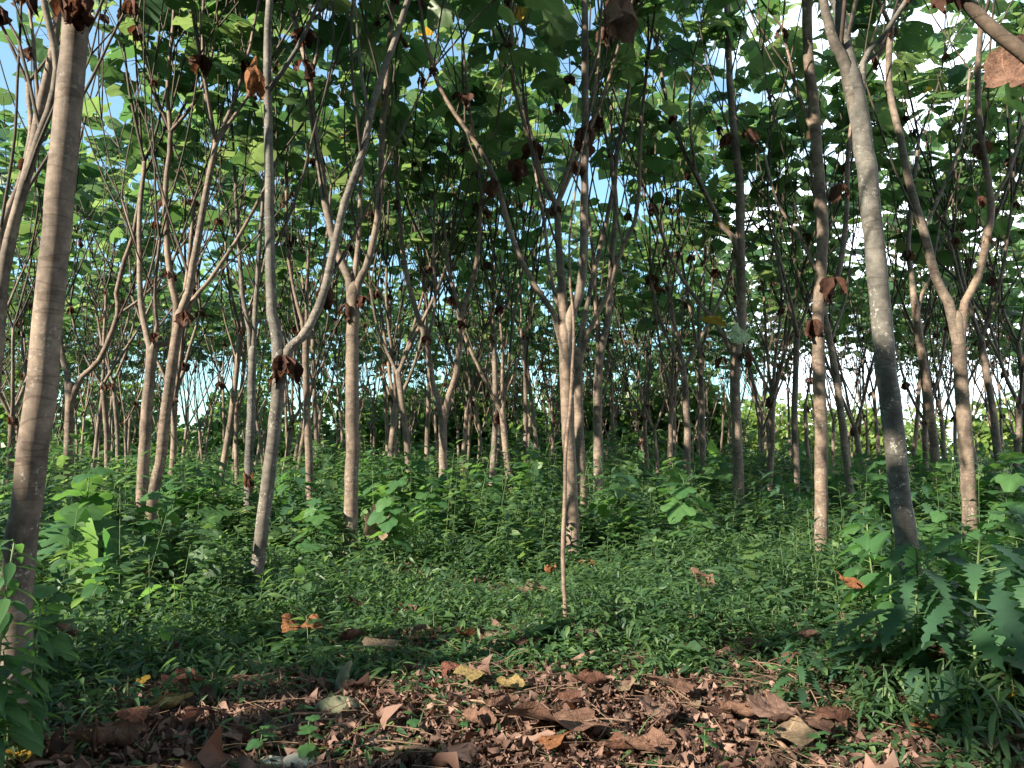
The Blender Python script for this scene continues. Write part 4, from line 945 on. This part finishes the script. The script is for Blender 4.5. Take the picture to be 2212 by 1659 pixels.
for a in [
 (*X2(1520, 1110), .50, 0, 'rust', 'big flat rust-coloured leaf with lobes and a long stalk at bottom centre', dict(rot=1.75, stem=True, up=.03, tiltx=-.0, tilty=.12)),
 (*X2(1330, 1235), .26, 3, 'orange', 'orange leaf lying against the lower edge of the big flat rust leaf', {}),
 (*X2(2090, 1045), .34, 6, 'pink', 'crumpled pinkish leaf right of the big flat rust leaf', dict(up=.04)),
 (*X2(2170, 850), .44, 3, 'rust', 'large arched brown leaf at the rim of the clearing right of centre', dict(up=.06, rot=1.9, tiltx=.3)),
 (*X2(1660, 840), .36, 2, 'dark', 'dark folded leaf with a pale stalk left of the large arched brown leaf', dict(up=.04, stem=True, rot=2.0)),
 (*X2(1810, 850), .28, 1, 'beige', 'beige half-open leaf between the dark folded and the large arched leaves', dict(up=.03)),
 (*X2(1430, 960), .24, 5, 'dark', 'small dark crumpled leaf above the big flat rust leaf', dict(up=.03)),
 (*X2(1540, 975), .22, 3, 'pink', 'pinkish leaf sticking up just above the big flat rust leaf', dict(tiltx=.7, up=.05)),
 (*X2(300, 590), .38, 3, 'beige', 'beige barrel-curled leaf at the weed edge left of centre', dict(up=.05, rot=2.2)),
 (*X2(830, 520), .30, 2, 'orange', 'vivid orange curled leaf at the weed edge', dict(up=.05, rot=2.4, tiltx=.3)),
 (*X2(950, 560), .32, 4, 'beige', 'pale crumpled leaf directly right of the vivid orange one', dict(up=.04)),
 (*X2(1060, 580), .24, 1, 'beige', 'small pale leaf right of the crumpled pale one at the weed edge', dict(up=.03)),
 (*X2(1220, 595), .32, 5, 'dark', 'dark rumpled leaf left of the leaning sapling foot', dict(up=.03)),
 (*X2(1640, 560), .40, 4, 'pink', 'pinkish twisted leaf right of the leaning sapling foot', dict(up=.06)),
 (*X2(880, 790), .30, 3, 'olive', 'olive arched leaf in the clearing left of the leaning sapling', dict(up=.04, rot=1.6)),
 (*X2(700, 765), .24, 5, 'red', 'reddish shrivelled leaf left of the olive arched leaf', {}),
 (*X2(460, 795), .14, 6, 'red', 'small red-brown crumpled leaf in the grass left of centre', {}),
 (*X2(1120, 860), .30, 1, 'olive', 'dull olive leaf behind the sunlit litter heap', dict(up=.03)),
 (*X2(780, 1000), .22, 5, 'pink', 'upright pinkish leaf scrap in the sunlit litter', dict(tiltx=1.0, up=.05)),
 (*X2(1000, 1000), .30, 4, 'rust', 'rust crumpled leaf in the sunlit litter left of the big flat leaf', dict(up=.03)),
 (*X2(920, 1110), .34, 2, 'rust', 'long rolled brown leaf lying diagonally in the sunlit litter', dict(rot=.9)),
 (*X2(1850, 1265), .30, 1, 'dark', 'dark brown leaf at the bottom edge right of the big flat leaf', {}),
 (*X2(2060, 1290), .42, 1, 'rust', 'flat brown leaf at the bottom edge below the crumpled pinkish one', dict(rot=1.3)),
 (*X2(1350, 110), .38, 4, 'orange', 'orange-brown leaf in the weeds at the foot of the tall centre tree', dict(up=.12, tiltx=.4)),
 (*X2(1610, 60), .34, 2, 'orange', 'sunlit orange leaf right of the tall centre tree foot', dict(up=.14, rot=1.3)),
 (*X2(1280, 245), .46, 2, 'beige', 'long beige rolled leaf on the weeds left of the leaning sapling', dict(up=.14, rot=1.6)),
 (*X2(115, 320), .26, 3, 'red', 'upright reddish leaf in the weeds right of the dark leaning trunk', dict(up=.12, tiltx=.8)),
 (*X2(450, 350), .26, 1, 'rust', 'rust leaf half buried in weeds left of centre', dict(up=.1)),
 (*X2(520, 520), .24, 5, 'dark', 'dark curled leaf between the barrel-curled and vivid orange leaves', dict(up=.06)),
 (*X2(100, 540), .34, 4, 'dark', 'dark leaf at the weed edge left of the barrel-curled one', dict(up=.04)),
 (*X3(700, 1110), .42, 6, 'pink', 'big reddish curled leaf with ribbed edge at lower right', dict(rot=1.4, up=.03)),
 (*X3(880, 1130), .34, 3, 'rust', 'arched brown leaf touching the big reddish curled leaf', dict(rot=1.9, up=.03)),
 (*X3(650, 1200), .38, 0, 'beige', 'flat beige leaf below the big reddish curled leaf', dict(rot=4.4, up=.02)),
 (*X3(1010, 1090), .28, 5, 'dark', 'dark crumpled leaf right of the big reddish curled leaf', {}),
 (*X3(70, 975), .24, 1, 'beige', 'pale leaf under the large arched brown leaf', {}),
 (*X3(330, 1030), .34, 4, 'rust', 'rust crumpled leaf in the litter right of the crumpled pinkish one', dict(up=.02)),
 (*X3(155, 180), .42, 1, 'rust', 'upright red-brown leaf poking from the weeds right of centre', dict(up=.2, tiltx=1.0, rot=.6)),
 (*X3(85, 415), .24, 5, 'rust', 'small brown leaf in shaded weeds below the upright red-brown one', dict(up=.1)),
 (*X3(1250, 780), .42, 6, 'beige', 'crinkled beige leaf under the jagged weeds', dict(up=.08, tiltx=.6)),
 (*X3(1640, 660), .38, 4, 'rust', 'brown leaf hanging on the slanting jagged weed stem', dict(up=.22, tiltx=1.2)),
 (*X3(1700, 790), .36, 2, 'rust', 'rolled brown leaf below the one hanging on the jagged weed', dict(up=.08, tiltx=1.0)),
 (*X3(1130, 220), .34, 4, 'orange', 'sunlit orange-brown leaf caught on top of the jagged weeds', dict(up=.34, tiltx=.4)),
 (*X3(1545, 1130), .22, 6, 'orange', 'small orange shredded leaf in the dark lower right grass', dict(up=.03)),
 (*X3(2080, 1240), .36, 3, 'beige', 'grey-beige leaf in the bamboo-like grass near the bottom right', dict(up=.06, tiltx=.7)),
 (*X3(2165, 830), .36, 1, 'rust', 'rust leaf at the right border under the jagged weed', dict(up=.1)),
 (*X3(2170, 940), .3, 3, 'yellow', 'yellowing leaf at the right border', dict(up=.06)),
 (*X3(700, 680), .24, 5, 'dark', 'dark shrivelled leaf at the weed edge left of the jagged weeds', dict(up=.03)),
 (*X3(860, 535), .26, 4, 'pink', 'pinkish leaf in the weeds beside the jagged plants', dict(up=.1)),
 (*X3(500, 580), .26, 3, 'dark', 'brown leaf at the weed edge right of the leaning sapling', dict(up=.04)),
 (*X3(40, 715), .2, 0, 'pale', 'pale green fresh leaf lying above the large arched brown leaf', dict(up=.03)),
 (*X1(760, 1240), .46, 4, 'rust', 'large ragged brown leaf near the bottom left', dict(up=.03, rot=1.7)),
 (*X1(800, 1110), .26, 5, 'dark', 'dark leaf behind the large ragged brown one', {}),
 (*X1(1250, 840), .34, 6, 'red', 'red-brown crumpled leaf at the left weed edge', dict(up=.05)),
 (*X1(1580, 820), .36, 3, 'rust', 'arched brown leaf with notched rim at the left weed edge', dict(up=.05, rot=1.7)),
 (*X1(1030, 1015), .32, 4, 'olive', 'torn tan leaf in the dark soil at lower left', {}),
 (*X1(1300, 1110), .28, 5, 'red', 'red-brown leaf in the dark soil left of the mossy stone', {}),
 (*X1(1460, 1215), .26, 3, 'pink', 'greyish pink leaf standing near the bottom left of centre', dict(tiltx=.5, up=.03)),
 (*X1(440, 520), .34, 2, 'rust', 'brown leaf hanging in shaded weeds at left', dict(up=.22, tiltx=.9)),
 (*X1(1890, 490), .28, 3, 'orange', 'left one of two orange-brown leaves in weeds right of the dark leaning trunk', dict(up=.12, tiltx=.6)),
 (*X1(1990, 480), .24, 3, 'orange', 'right one of two orange-brown leaves in weeds right of the dark leaning trunk', dict(up=.12, tiltx=.6)),
 (*X1(1100, 640), .34, 4, 'dark', 'dark leaf under the lime seedlings', dict(up=.08)),
 (*X1(905, 830), .13, 0, 'yellow', 'small yellow leaf in the dark weeds at left', dict(up=.05, tiltx=.7)),
 (*X1(95, 1310), .24, 1, 'yellow', 'yellow-orange leaf in the bottom left corner', dict(up=.02)),
 (*X1(2020, 870), .2, 5, 'rust', 'rust scrap beside the mossy stump', {})]:
    leaf_thing(*a[:6], **a[6])
# leaves caught above the ground
leaf_thing(815, 1148, .40, 1, 'beige', 'large tan leaf caught upright on the sapling beside the three-way forked trunk', d=9.3, tiltx=1.25, rot=.1)
leaf_thing(1552, 704, .42, 1, 'yellow', 'bright orange-yellow leaf hanging before the dark reddish trunk', d=13.6, tiltx=.35, rot=1.4)
leaf_thing(1598, 735, .40, 3, 'pale', 'curled pale green leaf stuck on the dark reddish trunk', d=13.9, tiltx=1.2, rot=.4)
leaf_thing(2188, 172, .36, 1, 'rust', 'big brown dry leaf hanging in the top right corner', d=4.2, tiltx=.9, tilty=.5, rot=-.9)
leaf_thing(1332, 70, .75, 4, 'rust', 'huge curled dry leaf dangling at the top centre', d=9.4, tiltx=1.4, rot=.2)
leaf_thing(552, 200, .36, 4, 'orange', 'curled orange-brown leaf hanging beside the left arm of the dark leaning trunk', d=7.3, tiltx=1.3, rot=.3)
leaf_thing(1110, 38, .40, 1, 'yellow', 'glowing orange leaf in the upper canopy at centre', d=11, tiltx=1.1, rot=.3)
leaf_thing(538, 1040, .3, 4, 'orange', 'rusty leaf bunch stuck on the speckled stem', d=12.2, tiltx=1.3, rot=.3)

# ---- stones, stump, sticks
def stone(x, y, size, label, m_, seed):
    rg = np.random.default_rng(seed); p, _ = on_ground(x, y); b = Buf(); nu, nv = 20, 12
    u, v = np.meshgrid(np.arange(nu) * 2*math.pi/nu, np.linspace(-1.45, 1.45, nv), indexing='ij')
    r = 1 + .10*np.sin(2*u+seed)*np.cos(2*v) + .07*np.sin(3*u-seed+2*v) + .03*np.sin(7*u+5*v)
    V = np.stack([r*np.cos(u)*np.cos(v)*size[0], r*np.sin(u)*np.cos(v)*size[1], r*np.sin(v)*size[2]], -1).reshape(-1, 3)
    q = [[a*nv+c, ((a+1) % nu)*nv+c, ((a+1) % nu)*nv+c+1, a*nv+c+1] for a in range(nu) for c in range(nv-1)]
    b.add(V, q); V2 = V.reshape(nu, nv, 3)[:, -1]; b.add(V2, None, [[0, i, i+1] for i in range(1, nu-1)])
    o = link('stone', b.mesh('stone', [M[m_]]), None, p + [0, 0, size[2]*.35]); tag(o, label, 'stone')
stone(728, 1540, (.115, .085, .065), 'rounded mossy grey-green stone at the edge of the litter, left of centre', 'stone_moss', 2)
stone(648, 1660, (.085, .07, .05), 'smooth pale grey stone at the bottom edge', 'stone_pale', 3)
stone(1010, 1652, (.04, .032, .026), 'small whitish pebble in the sunlit litter at the bottom edge', 'stone_pale', 5)
stone(585, 1655, (.07, .06, .03), 'flat tan stone left of the smooth pale grey stone', 'stone_pale', 7)
p, d_ = on_ground(738, 1492)
b = Buf(); P2, r2 = smooth_line([[0, 0, -.05], [.005, 0, .06], [.02, .01, .12], [.05, .01, .17]], [.045, .04, .03, .014], .025, .002); V, q, t = tube(P2, r2, 10); b.add(V, q, t)
tag(link('stump', b.mesh('stump', [M['stone_moss']]), None, p), 'small broken mossy stump behind the mossy stone', 'stump')
for i, (x0, y0, x1, y1, r, lab) in enumerate([
    (812, 1640, 990, 1658, .012, 'pale straight stick along the bottom edge left of centre'), (1640, 1600, 1720, 1655, .014, 'reddish bare stick at the bottom edge below the flat beige leaf'),
    (520, 1590, 740, 1558, .008, 'long dark stick lying left of the mossy stone'), (560, 1600, 800, 1572, .007, 'thin dark stick crossing the litter below the mossy stone'),
    (1060, 1580, 1190, 1572, .008, 'thin brown stick left of the big flat rust leaf'), (1000, 1530, 1085, 1558, .007, 'short crooked stick in the sunlit litter'),
    (1090, 1520, 1260, 1497, .006, 'slim stick above the big flat rust leaf'), (1640, 1550, 1850, 1580, .006, 'dark twig behind the big reddish curled leaf'),
    (600, 1480, 690, 1500, .006, 'thin dark twig left of the mossy stump'), (1740, 1530, 1780, 1572, .004, 'pale bowed stalk arching over the litter at right')]):
    a, _ = on_ground(x0, y0); c, _ = on_ground(x1, y1); mid = (a + c) / 2 + [0, .04, .03 + (.08 if i == 9 else 0)]
    stem_thing('fallen_stick', lab, 'stick', [a + [0, 0, .04], mid + [0, 0, .03], c + [0, 0, .035]], [r, r * .9, r * .7], M['stick'], 6)

# ------------------------------------------------------------------ light
SUN = np.array([-.80, -.60, 0]); SUN /= np.linalg.norm(SUN); EL = R(28); SUN = SUN * math.cos(EL) + np.array([0, 0, math.sin(EL)])
sl = bpy.data.lights.new('sun', 'SUN'); so = bpy.data.objects.new('sun', sl); COL.objects.link(so)
sl.energy = 5.0; sl.angle = R(.45); sl.color = (1, .875, .69)
so.rotation_euler = Vector(SUN).to_track_quat('Z', 'Y').to_euler()
w = bpy.data.worlds.new('World'); scene.world = w; w.use_nodes = True; nt = w.node_tree; nt.nodes.clear(); L = nt.links
sky = N(nt, 'ShaderNodeTexSky', sky_type='NISHITA', sun_disc=False, sun_elevation=EL, sun_rotation=math.atan2(SUN[0], SUN[1]), air_density=1.0, dust_density=.6, ozone_density=1.0)
tc = N(nt, 'ShaderNodeTexCoord'); no = N(nt, 'ShaderNodeTexNoise', i_Scale=2.2, i_Detail=7.0, i_Roughness=.6); L.new(tc.outputs['Generated'], no.inputs['Vector'])
sx = N(nt, 'ShaderNodeSeparateXYZ'); L.new(tc.outputs['Generated'], sx.inputs[0])
f = math_(nt, 'ADD', no.outputs[0], math_(nt, 'MULTIPLY', sx.outputs[0], .30))
f = math_(nt, 'ADD', f, math_(nt, 'MULTIPLY', math_(nt, 'SUBTRACT', .45, sx.outputs[2]), .14))
mr = N(nt, 'ShaderNodeMapRange', i_From_Min=.58, i_From_Max=.74, i_To_Min=.05, interpolation_type='SMOOTHSTEP'); L.new(f, mr.inputs[0])
colr = mixc(nt, mr.outputs[0], mixc(nt, 1.0, sky.outputs[0], (.88, 1.3, 1.3), 'MULTIPLY'), (15.5, 17, 18))
bg = N(nt, 'ShaderNodeBackground', i_Strength=.05); L.new(colr, bg.inputs[0])
out = N(nt, 'ShaderNodeOutputWorld'); L.new(bg.outputs[0], out.inputs[0])

scene.view_settings.view_transform = 'Standard'; scene.view_settings.look = 'None'
scene.view_settings.exposure = 2.15; scene.view_settings.gamma = 1
cy = scene.cycles
cy.max_bounces = 7; cy.diffuse_bounces = 4; cy.glossy_bounces = 2; cy.transmission_bounces = 4; cy.transparent_max_bounces = 6
cy.caustics_reflective = False; cy.caustics_refractive = False
